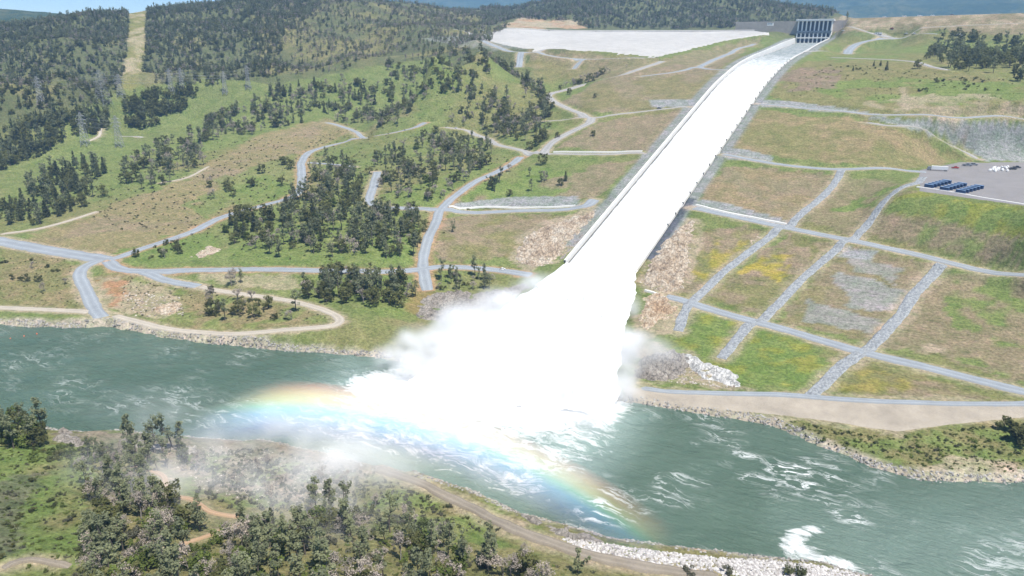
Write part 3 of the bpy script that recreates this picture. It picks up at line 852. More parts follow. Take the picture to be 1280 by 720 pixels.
edge = np.clip(np.minimum(np.minimum(RX - rx[0], rx[-1] - RX), np.minimum(RY - ry[0], ry[-1] - RY)) / 20, 0, 1)
ZW = ZW * edge
me = mesh_arrays('water', np.stack([RX.ravel(), RY.ravel(), ZW.ravel()], 1), F, True)
ca = me.color_attributes.new('foam', 'FLOAT_COLOR', 'POINT')
ca.data.foreach_set('color', np.stack([FO, ST, MK, np.ones_like(FO)], -1).astype(np.float32).ravel())
tag(obj('water', me, M_WATER), kind='structure')
# the reaches up and down stream, out of the frame
for sgn in (-1, 1):
    mb = MB()
    x0, x1 = (-9000, rx[0]) if sgn < 0 else (rx[-1], 9000)
    mb.add([(x0, -2600, 0), (x1, -2600, 0), (x1, 700, 0), (x0, 700, 0)], [(0, 1, 2, 3)])
    me = mb.mesh('water')
    ca = me.color_attributes.new('foam', 'FLOAT_COLOR', 'POINT')
    ca.data.foreach_set('color', np.tile(np.array([0, .25, .12, 1], np.float32), 4))
    tag(obj('water', me, M_WATER), kind='structure')

# ================================================================== ROADS
def gravel_mat(name, c, var=.16, bump=.4, road=True):
    m = NT(name)
    v = m.coord()
    n1, n2 = m.noise(v, 1.6, 5, .75), m.noise(v, .09, 5, .65)
    f = m.math('ADD', m.math('MULTIPLY', n1, .45), m.math('MULTIPLY', n2, .55))
    col = m.ramp(f, [(.3, tuple(x * (1 - var) for x in c) + (1,)), (.7, tuple(x * (1 + var) for x in c) + (1,))])
    if road:      # wheel tracks packed paler, loose darker crown, dusty verge (s runs -1..1 across the road)
        at_ = m.n('ShaderNodeVertexColor', layer_name='across')
        s1 = m.math('ADD', at_.outputs[0], m.math('MULTIPLY', m.math('SUBTRACT', n2, .5), .35))
        rut = m.ramp(s1, [(0.0, .90), (.25, 1.0), (.45, 1.14), (.6, .98), (.8, .92), (1.0, .88)])
        col = m.mix(1.0, col, rut, 'MULTIPLY')
        vg = m.ramp(m.math('ADD', at_.outputs[0], m.math('MULTIPLY', m.math('SUBTRACT', n1, .5), .9)), [(.78, 0.0), (1.0, 1.0)])
        col = m.mix(m.math('MULTIPLY', vg, .75), col, (.27, .225, .155, 1))
    m.base(col)
    m.b.inputs['Roughness'].default_value = .9
    m.b.inputs['Specular IOR Level'].default_value = .2
    m.bump(n1, bump, .25)
    return m.m
M_ROAD = {'gravel': gravel_mat('road_gravel', (.265, .29, .315)), 'track': gravel_mat('track_gravel', (.31, .305, .295)), 'dirt': gravel_mat('dirt_track', (.40, .36, .30)),
          'redtrail': gravel_mat('red_trail', (.40, .27, .17)), 'mudroad': gravel_mat('mud_road', (.235, .205, .165), .3)}
M_RIP = NT('rock_drain')
v = M_RIP.coord()
vo = M_RIP.n('ShaderNodeTexVoronoi')
vo.inputs['Scale'].default_value = .9
M_RIP.l(v, vo.inputs['Vector'])
M_RIP.base(M_RIP.mix(M_RIP.ramp(vo.outputs['Color'], [(.2, 0.0), (.8, 1.0)]), (.20, .215, .23, 1), (.33, .35, .365, 1)))
M_RIP.b.inputs['Roughness'].default_value = .9
M_RIP.bump(M_RIP.math('SUBTRACT', 1, vo.outputs['Distance']), 1.0, .6)
M_RIP = M_RIP.m
M_CONC = simple('weathered_concrete', (.52, .50, .47), .85, .16, .6, .15)
M_CONCW = simple('pale_concrete', (.70, .69, .66), .8, .10, .12, .12)
M_APRON = simple('apron_concrete', (.43, .42, .40), .8, .16, .08, .1)

def ribbon(name, line, width, mat, lift=.28, rough_edge=.0, seed=0, bumps=0, kind='structure', cross=None):
    n = len(line)
    T = np.gradient(line, axis=0)
    T /= np.maximum(np.linalg.norm(T, axis=1), 1e-6)[:, None]
    N = np.stack([-T[:, 1], T[:, 0]], 1)
    k = cross or max(9, int(width / 1.6) | 1)
    s = np.linspace(-1, 1, k)
    arc = np.concatenate([[0], np.cumsum(np.linalg.norm(np.diff(line, axis=0), axis=1))])
    hwL = width / 2 * (1 + rough_edge * (fbm(arc / 7, arc * 0 + seed, 3, 91) - .5) * 2)
    hwR = width / 2 * (1 + rough_edge * (fbm(arc / 7, arc * 0 + seed + 50, 3, 92) - .5) * 2)
    hw_ = np.where(s[None, :] < 0, hwL[:, None], hwR[:, None])
    P = line[:, None, :] + N[:, None, :] * (s[None, :] * hw_)[..., None]
    z = H(P[..., 0], P[..., 1]) + lift + .15 * (1 - s[None, :] ** 2)
    if bumps: z = z + (fbm(P[..., 0] * 1.1, P[..., 1] * 1.1, 2, 95) - .4) * bumps * (1 - s[None, :] ** 4)
    z[:, 0] -= .5 + lift; z[:, -1] -= .5 + lift
    z[0] -= lift + .3; z[-1] -= lift + .3
    V = np.concatenate([P, z[..., None]], -1)
    ii = np.arange(n * k).reshape(n, k)
    F = np.stack([ii[:-1, :-1], ii[1:, :-1], ii[1:, 1:], ii[:-1, 1:]], -1).reshape(-1, 4)[:, ::-1]
    me_ = mesh_arrays(name, V.reshape(-1, 3), F, True)
    ca_ = me_.color_attributes.new('across', 'FLOAT_COLOR', 'POINT')
    sa = np.abs(np.broadcast_to(s[None, :], (n, k)))
    ca_.data.foreach_set('color', np.stack([sa, sa, sa, np.ones_like(sa)], -1).astype(np.float32).ravel())
    return tag(obj(name, me_, mat), kind=kind)
RNAME = {'gravel': 'road', 'track': 'gravel_road', 'dirt': 'dirt_road', 'redtrail': 'path', 'mudroad': 'dirt_road'}
for q, (k, (pts, w_, surf)) in enumerate(ROADS.items()):
    ribbon(RNAME[surf], road_w[k], w_, M_ROAD[surf], .22 + .012 * q, .16 if surf != 'mudroad' else .5, q)
for k, (pts, w_) in RIPRAP.items():
    o = ribbon('drainage_ditch', catmull(rip_w[k][::3], .8), w_, M_RIP, .45, .22, 3, .9, 'structure', 11)

# equipment yard surface
def patch(name, polyw, step, mat, lift, kind='structure', zfun=None, flat=None):
    polyw = np.asarray(polyw)
    x0, y0 = polyw.min(0); x1, y1 = polyw.max(0)
    xs, ys = np.arange(x0 - step, x1 + 2 * step, step), np.arange(y0 - step, y1 + 2 * step, step)
    X, Y = np.meshgrid(xs, ys)
    ins = in_poly(X, Y, polyw)
    d = np.where(ins, 1, -1) * seg_dist(X, Y, np.vstack([polyw, polyw[:1]]))[0]
    zz = (H(X, Y) if flat is None else np.full(X.shape, flat)) + lift
    zz = zz - (lift + .8) * smooth(step * .2, -step, d)
    if zfun is not None: zz = zfun(X, Y, d, zz)
    ii = np.arange(X.size).reshape(X.shape)
    F = np.stack([ii[:-1, :-1], ii[:-1, 1:], ii[1:, 1:], ii[1:, :-1]], -1).reshape(-1, 4)
    dm = d.ravel()
    F = F[(dm[F] > 0).any(1)]
    # pull the outer corners onto the outline
    used = np.unique(F)
    remap = np.full(X.size, -1); remap[used] = np.arange(len(used))
    V = np.stack([X.ravel(), Y.ravel(), zz.ravel()], 1)[used]
    return tag(obj(name, mesh_arrays(name, V, remap[F], True), mat), kind=kind)
patch('yard_pavement', yard_w, 3.0, gravel_mat('yard_gravel', (.225, .215, .215), .16, road=False), .35, flat=YARD_Z)
# tan riverside bench
bench_px = [(780, 484), (850, 490), (967, 493), (1083, 501), (1239, 504), (1420, 503), (1420, 512), (1280, 521), (1180, 531), (1122, 539), (1070, 532), (1025, 524), (947, 516), (850, 509), (780, 500)]
patch('dirt_bench', [ground(x, y)[:2] for x, y in bench_px], 2.2, gravel_mat('bench_dirt', (.345, .305, .25), .28, road=False), .3)
ribbon('gravel_road', catmull([ground(x, y)[:2] for x, y in [(800, 486), (850, 491), (967, 494), (1083, 502), (1239, 506), (1420, 504)]], 3), 5, M_ROAD['gravel'], .75, .1)

dam_line = np.stack([np.linspace(40, 900, 120), np.full(120, 961.0)], 1)
ribbon('road', dam_line, 14, M_ROAD['gravel'], .4, .02)
# ------------------------------------------------------------------ concrete kerb walls along the benches
def kerb_wall(px_pts, w_, h_, label):
    L = catmull([ground(x, y)[:2] for x, y in px_pts], 4)
    T = np.gradient(L, axis=0); T /= np.linalg.norm(T, axis=1)[:, None]
    N = np.stack([-T[:, 1], T[:, 0]], 1)
    z = H(L[:, 0], L[:, 1])
    n = len(L)
    prof = [(-w_ / 2, -.6), (-w_ / 2 * .7, h_), (w_ / 2 * .7, h_), (w_ / 2, -.6)]
    V = np.array([[(*(L[i] + N[i] * a), z[i] + b) for a, b in prof] for i in range(n)]).reshape(-1, 3)
    F = [(i * 4 + k, i * 4 + (k + 1) % 4, i * 4 + 4 + (k + 1) % 4, i * 4 + 4 + k) for i in range(n - 1) for k in range(4)]
    me = bpy.data.meshes.new('concrete_kerb')
    me.from_pydata(V.tolist(), [], F + [(3, 2, 1, 0), (4 * n - 4, 4 * n - 3, 4 * n - 2, 4 * n - 1)])
    tag(obj('concrete_kerb', me, M_CONCW), label, 'kerb', 'pale concrete kerbs along the benches')
kerb_wall([(561, 258.5), (600, 259), (650, 260), (719, 257)], 2.2, .9, 'pale concrete kerb along the bench road between the grove and the spillway')
kerb_wall([(692, 190), (743, 190), (803, 189)], 2.4, .8, 'pale concrete kerb along the upper bench ending at the spillway wall')
kerb_wall([(870, 256.5), (900, 264), (950, 274), (983, 280.5)], 2.6, .9, 'pale concrete kerb along the bench road just right of the spillway')
kerb_wall([(1146, 234), (1180, 239), (1230, 248), (1280, 256), (1330, 266)], 2.2, .7, 'long pale concrete kerb below the blue containers at the yard edge')
kerb_wall([(832, 374), (820, 368), (806, 364)], 2.2, 1.2, 'short pale concrete kerb by the foot of the spillway')

# ================================================================== EMERGENCY SPILLWAY
es = empty('emergency_spillway', tuple(ES_T[2]))
es0 = np.array(ES_T[2])
nT, nM = 60, 22
tt, bb = resample(ES_T, nT), resample(ES_B, nT)
f = np.linspace(0, 1, nM)[:, None, None]
G = ES_G.copy()
hz = H(G[..., 0], G[..., 1])
G[..., 2] = np.maximum(G[..., 2], hz + .5)
G[-1, :, 2] = hz[-1] - .5
G[..., 2] += (fbm(G[..., 0] / 25, G[..., 1] / 9, 3, 15) - .5) * 1.2
ii = np.arange(nT * nM).reshape(nM, nT)
F = np.stack([ii[:-1, :-1], ii[:-1, 1:], ii[1:, 1:], ii[1:, :-1]], -1).reshape(-1, 4)
obj('apron', mesh_arrays('apron', (G - es0).reshape(-1, 3), F, True), M_APRON, es)
mb = MB()
for i in range(nT - 8):
    a, b = tt[i] - es0, tt[i + 1] - es0
    mb.add([(a[0], a[1] - 2, a[2] - 2), (a[0], a[1] - 2, a[2] + 1.6), (a[0], a[1] + 4, a[2] + 2.2), (a[0], a[1] + 6, a[2] - 4),
            (b[0], b[1] - 2, b[2] - 2), (b[0], b[1] - 2, b[2] + 1.6), (b[0], b[1] + 4, b[2] + 2.2), (b[0], b[1] + 6, b[2] - 4)],
           [(0, 1, 5, 4), (1, 2, 6, 5), (2, 3, 7, 6)])
mb.build('weir_crest', M_CONC, es)
mb = MB()                                            # rocky splash blocks that break the apron's surface
for k in range(70):
    s_ = random.random()
    p = at_z(838 + 42 * s_ + random.gauss(0, 3), 66 - 20 * s_ + random.gauss(0, 1.0), 170)
    hh = float(H(p[0], p[1]))
    i = np.argmin(np.hypot(G[..., 0] - p[0], G[..., 1] - p[1]).ravel())
    g = G.reshape(-1, 3)[i] - es0
    r_ = random.uniform(1, 2.4)
    mb.box(g[0] - r_, g[0] + r_ * random.uniform(.4, 1.4), g[1] - r_, g[1] + r_, g[2] - 1, g[2] + random.uniform(.4, 1.4))
mb.build('rubble', simple('apron_rubble', (.30, .27, .22), .9, .3, .4), es)['kind'] = 'stuff'
tag(es, 'long low weir with a broad white concrete apron left of the gates', 'spillway')

# ================================================================== MAIN SPILLWAY: chute, walls
sw = empty('spillway_chute', (0, 0, 0))
vs = np.arange(0, 921, 5.0)
def strip(profile_of_v, name, mat, parent=sw, vlist=vs):
    P = np.array([profile_of_v(v_) for v_ in vlist])
    n, k = P.shape[:2]
    ii = np.arange(n * k).reshape(n, k)
    F = np.stack([ii[:-1, :-1], ii[:-1, 1:], ii[1:, 1:], ii[1:, :-1]], -1).reshape(-1, 4)
    return obj(name, mesh_arrays(name, P.reshape(-1, 3), F, False), mat, parent)
strip(lambda v_: [(HW, v_, chute_z(v_)), (-HW, v_, chute_z(v_))], 'chute_floor', simple('dark_concrete', (.10, .10, .095), .4, .2, .3))  # floor coloured dark, draws a thin line along the left wall's foot
wl = strip(lambda v_: [(-HW, v_, chute_z(v_) - 1), (-HW - .4, v_, chute_z(v_) + wall_h(v_)), (-HW - 2.0, v_, chute_z(v_) + wall_h(v_)), (-HW - 2.4, v_, chute_z(v_) - 2)][::-1], 'side_wall', M_CONCW)
wr = strip(lambda v_: [(HW, v_, chute_z(v_) - 1), (HW + .4, v_, chute_z(v_) + wall_h(v_)), (HW + 1.6, v_, chute_z(v_) + wall_h(v_)), (HW + 2.4, v_, chute_z(v_) - 6)], 'side_wall', M_CONCW)
mb = MB()                                            # terminal end: splayed wing block and bucket lip
zt = float(chute_z(0))
mb.add([(HW + .5, 1, zt + 4), (HW + .5, -14, zt - 2), (HW + 13, -10, zt - 6), (HW + 16, 4, zt - 3), (HW + 6, 8, zt + 3),
        (HW - 1, 1, -1), (HW - 1, -16, -1), (HW + 14, -13, -1), (HW + 18, 5, -1), (HW + 6, 10, -1)],
       [(0, 1, 2), (0, 2, 3), (0, 3, 4), (0, 5, 6, 1), (1, 6, 7, 2), (2, 7, 8, 3), (3, 8, 9, 4)])
mb.build('wing_block', M_CONCW, sw)
mb = MB()
mb.box(-HW - 2.4, HW + 2.4, -5, 0, -2, zt - .5)
mb.build('bucket_lip', M_CONC, sw)
tag(sw, 'long straight concrete chute running down the hillside from the gates', 'spillway')

ORD = ('first second third fourth fifth sixth seventh eighth ninth tenth eleventh twelfth thirteenth fourteenth fifteenth sixteenth seventeenth eighteenth nineteenth twentieth twenty-first '
       'twenty-second twenty-third twenty-fourth twenty-fifth twenty-sixth twenty-seventh twenty-eighth twenty-ninth thirtieth thirty-first thirty-second').split()
# small dark posts along the wall tops
M_DARK = simple('dark_painted_steel', (.05, .055, .07), .6, .2, 2)
def posts(side, v0, v1, step, label, grp):
    proto = MB()
    proto.box(-.3, .3, -.5, .5, -1.2, .3); proto.box(-.4, .4, -.6, .6, .3, .45); proto.box(.3, .8, -.4, .4, -1.6, 0)
    pm = proto.mesh('drain_vent'); pm.materials.append(M_DARK)
    for v_ in np.arange(v0, v1, step):
        o = bpy.data.objects.new('drain_vent', pm)
        COL.objects.link(o)
        o.location = (side * (HW + 1.4), v_, float(chute_z(v_) + wall_h(v_)) + .3)
        k_ = int(round((v_ - v0) / step))
        tag(o, label + ', ' + ORD[k_] + ' counting uphill', 'vent', grp)
posts(1, 70, 560, 19, 'small dark vent on the right chute wall', 'vent posts along the right chute wall')
mb = MB()
for v_ in np.arange(545, 900, 11):
    z_ = float(chute_z(v_) + wall_h(v_))
    mb.bar((-HW - 1.4, v_, z_), (-HW - 1.4, v_, z_ + 3), .25)
    mb.bar((-HW - 1.4, v_, z_ + 1.6), (-HW - 1.4, v_ + 11, float(chute_z(v_ + 11) + wall_h(v_ + 11)) + 1.6), .09)
mb.build('railing', simple('galvanised_rail', (.5, .5, .5), .5), sw)

# ------------------------------------------------------------------ white water
m = NT('white_water')
v = m.coord((1, .12, 1))
n1 = m.noise(v, .35, 6, .68)
n2 = m.noise(m.coord((1, .45, 1)), .17, 7, .72)
g = m.n('ShaderNodeVertexColor', layer_name='aeration')
dark = m.math('MULTIPLY', m.ramp(m.math('MULTIPLY', n2, m.math('ADD', n1, .5)), [(.40, 1.0), (.60, 0.0)]), m.math('SUBTRACT', 1, m.math('MULTIPLY', g.outputs[0], .95)))
m.base(m.mix(m.math('MULTIPLY', dark, .8), m.mix(g.outputs[0], (.34, .36, .36, 1), (.84, .86, .86, 1)), (.14, .18, .17, 1)))
m.b.inputs['Roughness'].default_value = .7
m.b.inputs['Specular IOR Level'].default_value = .25
m.bump(m.math('ADD', n1, n2), .45, .8)
M_WHITE = m.m
vw = np.arange(-1, 922, 1.6)
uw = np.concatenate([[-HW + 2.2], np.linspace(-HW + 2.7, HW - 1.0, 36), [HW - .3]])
UU, VV = np.meshgrid(uw, vw)
amp = .5 + .5 * smooth(700, 300, VV)
ZZ = chute_z(VV) + 2.1 + (fbm(UU / 2.4, VV / 11, 4, 41) - .5) * 1.5 * amp + (fbm(UU / 1.3, VV / 3, 2, 43) - .5) * .6
ZZ += .9 * smooth(HW - 3, HW, np.abs(UU)) * amp
ZZ[:, 0] -= 2.6; ZZ[:, -1] -= 1.6
ii = np.arange(UU.size).reshape(UU.shape)
F = np.stack([ii[:-1, :-1], ii[:-1, 1:], ii[1:, 1:], ii[1:, :-1]], -1).reshape(-1, 4)
me = mesh_arrays('chute_water', np.stack([UU.ravel(), VV.ravel(), ZZ.ravel()], 1), F, True)
ca = me.color_attributes.new('aeration', 'FLOAT_COLOR', 'POINT')
aer = smooth(740, 400, VV) * .74
ca.data.foreach_set('color', np.stack([aer, aer, aer, np.ones_like(aer)], -1).astype(np.float32).ravel())
tag(obj('chute_water', me, M_WHITE), kind='structure')

# the leap at the end: rows across the jet (left edge, right edge and crest height)
rows = [((706, 329, zt + 2.2), (795.5, 336, zt + 2.2), 0), ((684, 347, 19), (793, 355, 20), 4), ((660, 366, 19), (788, 375, 19), 6), ((615, 396, 16), (782, 408, 17), 7), ((568, 428, 11), (780, 438, 13), 6),
        ((528, 458, 6), (776, 472, 7), 5), ((500, 482, 2), (770, 500, 2), 3), ((500, 502, -1), (758, 520, -1), 0)]
nr, nc = 130, 110
Lr = resample(np.array([at_z(*r[0]) for r in rows]), nr); Rr = resample(np.array([at_z(*r[1]) for r in rows]), nr)
Lr[0] = (-HW, 0, zt + 2.2); Rr[0] = (HW, 0, zt + 2.2)
bul = np.interp(np.linspace(0, len(rows) - 1, nr), range(len(rows)), [r[2] for r in rows])
s_ = np.linspace(0, 1, nc)
J = Lr[:, None] * (1 - s_)[None, :, None] + Rr[:, None] * s_[None, :, None]
tpar = np.linspace(0, 1, nr)[:, None]
dome = (np.sin(np.pi * np.clip(s_, 0, 1)) ** .6)[None, :]
J[..., 2] += bul[:, None] * dome
bil = smooth(.04, .4, tpar)
sx, sy = s_[None, :] * 60 + 0 * tpar, tpar * 60 + 0 * s_[None, :]
nzz = (fbm(sx / 4.5, sy / 9, 4, 45) - .5) * 9 + (fbm(sx / 1.4, sy / 2.2, 3, 46) - .5) * 3.5
J[..., 2] += nzz * bil * dome
J[..., 0] += (fbm(sx / 3, sy / 3, 4, 47) - .5) * 9 * bil
J[..., 1] += (fbm(sx / 3, sy / 3, 4, 48) - .5) * 9 * bil
ii = np.arange(nr * nc).reshape(nr, nc)
F = np.stack([ii[:-1, :-1], ii[1:, :-1], ii[1:, 1:], ii[:-1, 1:]], -1).reshape(-1, 4)
me = mesh_arrays('jet', J.reshape(-1, 3), F, True)
ca = me.color_attributes.new('aeration', 'FLOAT_COLOR', 'POINT')
ca.data.foreach_set('color', np.ones(nr * nc * 4, np.float32))
tag(obj('spillway_spray', me, M_WHITE), kind='stuff')

# ================================================================== GATE STRUCTURE
gh = empty('spillway_gatehouse', (0, 930, float(chute_z(930))))
zb = float(chute_z(930)); top = 215 - zb
M_GATEC = simple('gatehouse_concrete', (.80, .79, .76), .8, .08, .3, .1)
M_STEEL = simple('dark_gate_steel', (.030, .035, .055), .55, .25, .4, spec=.4)
bay = 2 * HW / 8
for k in range(9):
    x = -HW + k * bay
    mb = MB()
    mb.prism([(-.9, 0), (-.9, 0)], 0, 0) if False else None
    # pier: broad below, set back above
    P = [(-3.5, -4), (-3.5, 17), (0, 20), (0, top), (14, top), (14, -4)]
    V = [(x - 1.05, y, z) for y, z in P] + [(x + 1.05, y, z) for y, z in P]
    n = len(P)
    mb.add(V, [(i, (i + 1) % n, n + (i + 1) % n, n + i) for i in range(n)] + [tuple(range(n - 1, -1, -1)), tuple(range(n, 2 * n))])
    mb.build('pier', M_GATEC, gh)
for k in range(8):
    x0, x1 = -HW + k * bay + 1.06, -HW + (k + 1) * bay - 1.06
    mb = MB(); mb.box(x0, x1, -1.6, 0, -3, 9.0)
    mb.build('gate', M_STEEL, gh)
    mb = MB(); mb.box(x0, x1, -1.2, .5, 11.2, 17.2)
    mb.build('gate_panel', M_STEEL, gh)
    mb = MB(); mb.box(x0, x1, 2.5, 4, 20, top - 2.4)
    mb.build('breast_wall', M_STEEL, gh)
mb = MB(); mb.box(-HW - 1.1, HW + 1.1, -4.2, 12, 9.1, 11.1); mb.build('trunnion_beam', M_GATEC, gh)
mb = MB(); mb.box(-HW - 1, HW + 1, -4.4, 8, 17.3, 18.6); mb.box(-HW - 1, HW + 1, -3.6, 6, 19.6, 21.4); mb.build('walkway', simple('walkway_steel', (.16, .20, .25), .6, .15, .5), gh)
mb = MB(); mb.box(-HW - 4, HW + 3, -3, 17, top - 2.0, top); mb.box(-HW - 4, HW + 3, -3.3, -3, top, top + 1.1); mb.build('deck', M_GATEC, gh)
mb = MB(); mb.box(-HW - 110, -HW - 1.2, 8, 16, -2, top - 1.5); mb.build('abutment_wall', simple('abutment_concrete', (.40, .36, .32), .9, .2, .2), gh)
mb = MB(); mb.box(HW + 1.2, HW + 46, 8, 16, 8, top - 1.4); mb.add([(HW + 18, 7.7, 14), (HW + 30, 7.7, 14), (HW + 34, 7.7, top - 3), (HW + 16, 7.7, top - 3)], [(0, 1, 2, 3)])
mb.build('abutment_wall', simple('abutment_concrete_right', (.42, .37, .33), .9, .2, .2), gh)
tag(gh, 'concrete gate structure with eight dark bays at the head of the spillway', 'gatehouse')

# ================================================================== ROCK
def rock_mat(name, c1, c2, c3, scale=.35):
    m = NT(name)
    v = m.coord((1, 1, .8), rot=(.3, .2, .5))
    n1, n2 = m.noise(v, scale, 7, .75, .8), m.noise(v, scale * .2, 4, .6)
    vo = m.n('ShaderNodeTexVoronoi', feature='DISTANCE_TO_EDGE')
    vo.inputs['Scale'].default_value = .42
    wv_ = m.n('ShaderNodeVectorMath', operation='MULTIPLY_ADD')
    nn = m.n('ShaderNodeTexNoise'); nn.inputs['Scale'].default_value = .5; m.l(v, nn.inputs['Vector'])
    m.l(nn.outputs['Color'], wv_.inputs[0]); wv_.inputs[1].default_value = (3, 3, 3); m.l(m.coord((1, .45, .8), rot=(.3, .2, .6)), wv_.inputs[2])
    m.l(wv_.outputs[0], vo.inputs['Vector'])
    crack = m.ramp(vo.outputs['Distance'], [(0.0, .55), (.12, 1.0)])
    f = m.math('ADD', m.math('MULTIPLY', n1, .55), m.math('MULTIPLY', n2, .45))
    col = m.ramp(f, [(.36, c1 + (1,)), (.48, c2 + (1,)), (.60, c3 + (1,))])
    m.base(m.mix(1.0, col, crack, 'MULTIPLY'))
    m.b.inputs['Roughness'].default_value = .92
    m.b.inputs['Specular IOR Level'].default_value = .2
    m.bump(m.math('ADD', n1, m.math('MULTIPLY', crack, .5)), .8, 1.6)
    return m.m
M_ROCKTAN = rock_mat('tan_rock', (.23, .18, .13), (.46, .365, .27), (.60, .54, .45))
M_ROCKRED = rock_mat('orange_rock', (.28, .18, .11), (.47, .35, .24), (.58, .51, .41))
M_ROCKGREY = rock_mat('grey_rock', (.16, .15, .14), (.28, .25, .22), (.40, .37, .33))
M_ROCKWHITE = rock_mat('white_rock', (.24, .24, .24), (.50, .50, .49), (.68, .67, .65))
def outcrop(px_poly, mat, amp, label, seed, step=.85, base=0.8, scale=11):
    P = np.array([ground(x, y)[:2] for x, y in px_poly])
    def zf(X, Y, d, zz):
        w = smooth(-1, 6, d + (fbm(X / 4, Y / 4, 3, seed + 3) - .5) * 7)
        a, b = X * .8 + Y * .6, -X * .6 + Y * .8
        r1 = 1 - np.abs(2 * fbm(a / scale, b / (scale * .45), 4, seed) - 1)
        r2 = np.floor(fbm(a / (scale * .4), b / (scale * .3), 2, seed + 1) * 6) / 6
        return zz - 1.0 + w * (base + amp * (r1 - .35) * .85 + amp * (r2 - .4) * .9 + (vnoise(X * 1.1, Y * 1.1, seed) - .5) * .7)
    o = patch('rock_outcrop', P, step, mat, 0, None, zf)
    o.data.polygons.foreach_set('use_smooth', np.zeros(len(o.data.polygons), bool))
    return tag(o, label, 'rock', kind='thing')
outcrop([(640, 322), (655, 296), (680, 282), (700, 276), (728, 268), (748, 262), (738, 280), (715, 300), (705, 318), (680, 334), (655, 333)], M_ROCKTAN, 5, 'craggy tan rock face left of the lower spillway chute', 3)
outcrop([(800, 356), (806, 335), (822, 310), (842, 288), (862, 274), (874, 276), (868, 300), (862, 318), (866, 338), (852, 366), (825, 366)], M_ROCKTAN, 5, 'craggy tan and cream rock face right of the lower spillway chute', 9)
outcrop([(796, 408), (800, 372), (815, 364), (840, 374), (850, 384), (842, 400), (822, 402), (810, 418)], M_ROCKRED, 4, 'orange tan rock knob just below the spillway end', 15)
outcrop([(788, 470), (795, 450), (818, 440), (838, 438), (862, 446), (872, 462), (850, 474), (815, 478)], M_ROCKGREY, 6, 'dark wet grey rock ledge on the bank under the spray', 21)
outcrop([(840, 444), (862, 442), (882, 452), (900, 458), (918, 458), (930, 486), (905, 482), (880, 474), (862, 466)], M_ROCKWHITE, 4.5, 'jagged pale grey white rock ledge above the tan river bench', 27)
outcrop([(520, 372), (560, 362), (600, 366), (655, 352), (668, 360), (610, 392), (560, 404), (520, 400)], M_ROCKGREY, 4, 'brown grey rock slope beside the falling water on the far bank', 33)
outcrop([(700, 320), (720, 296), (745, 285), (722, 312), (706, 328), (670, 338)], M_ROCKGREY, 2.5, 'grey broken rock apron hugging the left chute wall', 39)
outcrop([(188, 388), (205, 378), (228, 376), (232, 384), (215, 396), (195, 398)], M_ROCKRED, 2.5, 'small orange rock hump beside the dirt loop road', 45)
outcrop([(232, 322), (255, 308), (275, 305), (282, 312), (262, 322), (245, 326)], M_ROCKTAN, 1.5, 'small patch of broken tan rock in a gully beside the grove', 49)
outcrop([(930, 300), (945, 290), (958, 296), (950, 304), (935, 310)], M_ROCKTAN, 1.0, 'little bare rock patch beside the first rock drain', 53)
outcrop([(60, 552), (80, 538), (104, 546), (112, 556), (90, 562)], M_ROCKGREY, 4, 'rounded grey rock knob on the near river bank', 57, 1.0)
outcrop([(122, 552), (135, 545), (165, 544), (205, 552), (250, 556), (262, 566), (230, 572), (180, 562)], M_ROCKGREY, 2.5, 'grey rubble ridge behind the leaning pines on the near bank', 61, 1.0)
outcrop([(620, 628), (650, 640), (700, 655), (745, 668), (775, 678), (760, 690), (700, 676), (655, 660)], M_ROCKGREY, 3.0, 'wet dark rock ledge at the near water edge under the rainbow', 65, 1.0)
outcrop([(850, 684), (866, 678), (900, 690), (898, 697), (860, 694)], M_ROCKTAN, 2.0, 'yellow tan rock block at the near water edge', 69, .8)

# loose boulders: a handful of shapes, thousands of stones lying on banks and in rubble
def boulder(seed):
    r = np.random.default_rng(seed)
    V, F = [], []
    phi = (1 + 5 ** .5) / 2
    B = np.array([(-1, phi, 0), (1, phi, 0), (-1, -phi, 0), (1, -phi, 0), (0, -1, phi), (0, 1, phi), (0, -1, -phi), (0, 1, -phi), (phi, 0, -1), (phi, 0, 1), (-phi, 0, -1), (-phi, 0, 1)], float)
    B /= np.linalg.norm(B[0])
    B *= r.uniform(.6, 1.15, (12, 1)) * np.array([1, r.uniform(.6, .9), r.uniform(.5, .8)])
    F = np.array([(0, 11, 5), (0, 5, 1), (0, 1, 7), (0, 7, 10), (0, 10, 11), (1, 5, 9), (5, 11, 4), (11, 10, 2), (10, 7, 6), (7, 1, 8), (3, 9, 4), (3, 4, 2), (3, 2, 6), (3, 6, 8), (3, 8, 9), (4, 9, 5), (2, 4, 11), (6, 2, 10), (8, 6, 7), (9, 8, 1)])
    return B, F
BOULD = [boulder(k) for k in range(7)]
def stones(name, pts, sizes, mat, shade_lo=.7):
    VV_, FF_, off = [], [], 0
    for (x, y, z), s in zip(pts, sizes):
        B, F_ = BOULD[random.randrange(7)]
        a = random.uniform(0, 6.28)
        R = np.array([[math.cos(a), -math.sin(a), 0], [math.sin(a), math.cos(a), 0], [0, 0, 1]])
        VV_.append(B @ R.T * s + np.array([x, y, z])); FF_.append(F_ + off); off += 12
    return tag(obj(name, mesh_arrays(name, np.vstack(VV_), np.vstack(FF_)), mat), kind='stuff')
def stone_mat(name, lo, hi):
    m = NT(name)
    g_ = m.n('ShaderNodeNewGeometry')
    m.base(m.mix(g_.outputs['Random Per Island'], lo + (1,), hi + (1,)))
    m.b.inputs['Roughness'].default_value = .9
    m.b.inputs['Specular IOR Level'].default_value = .2
    return m.m
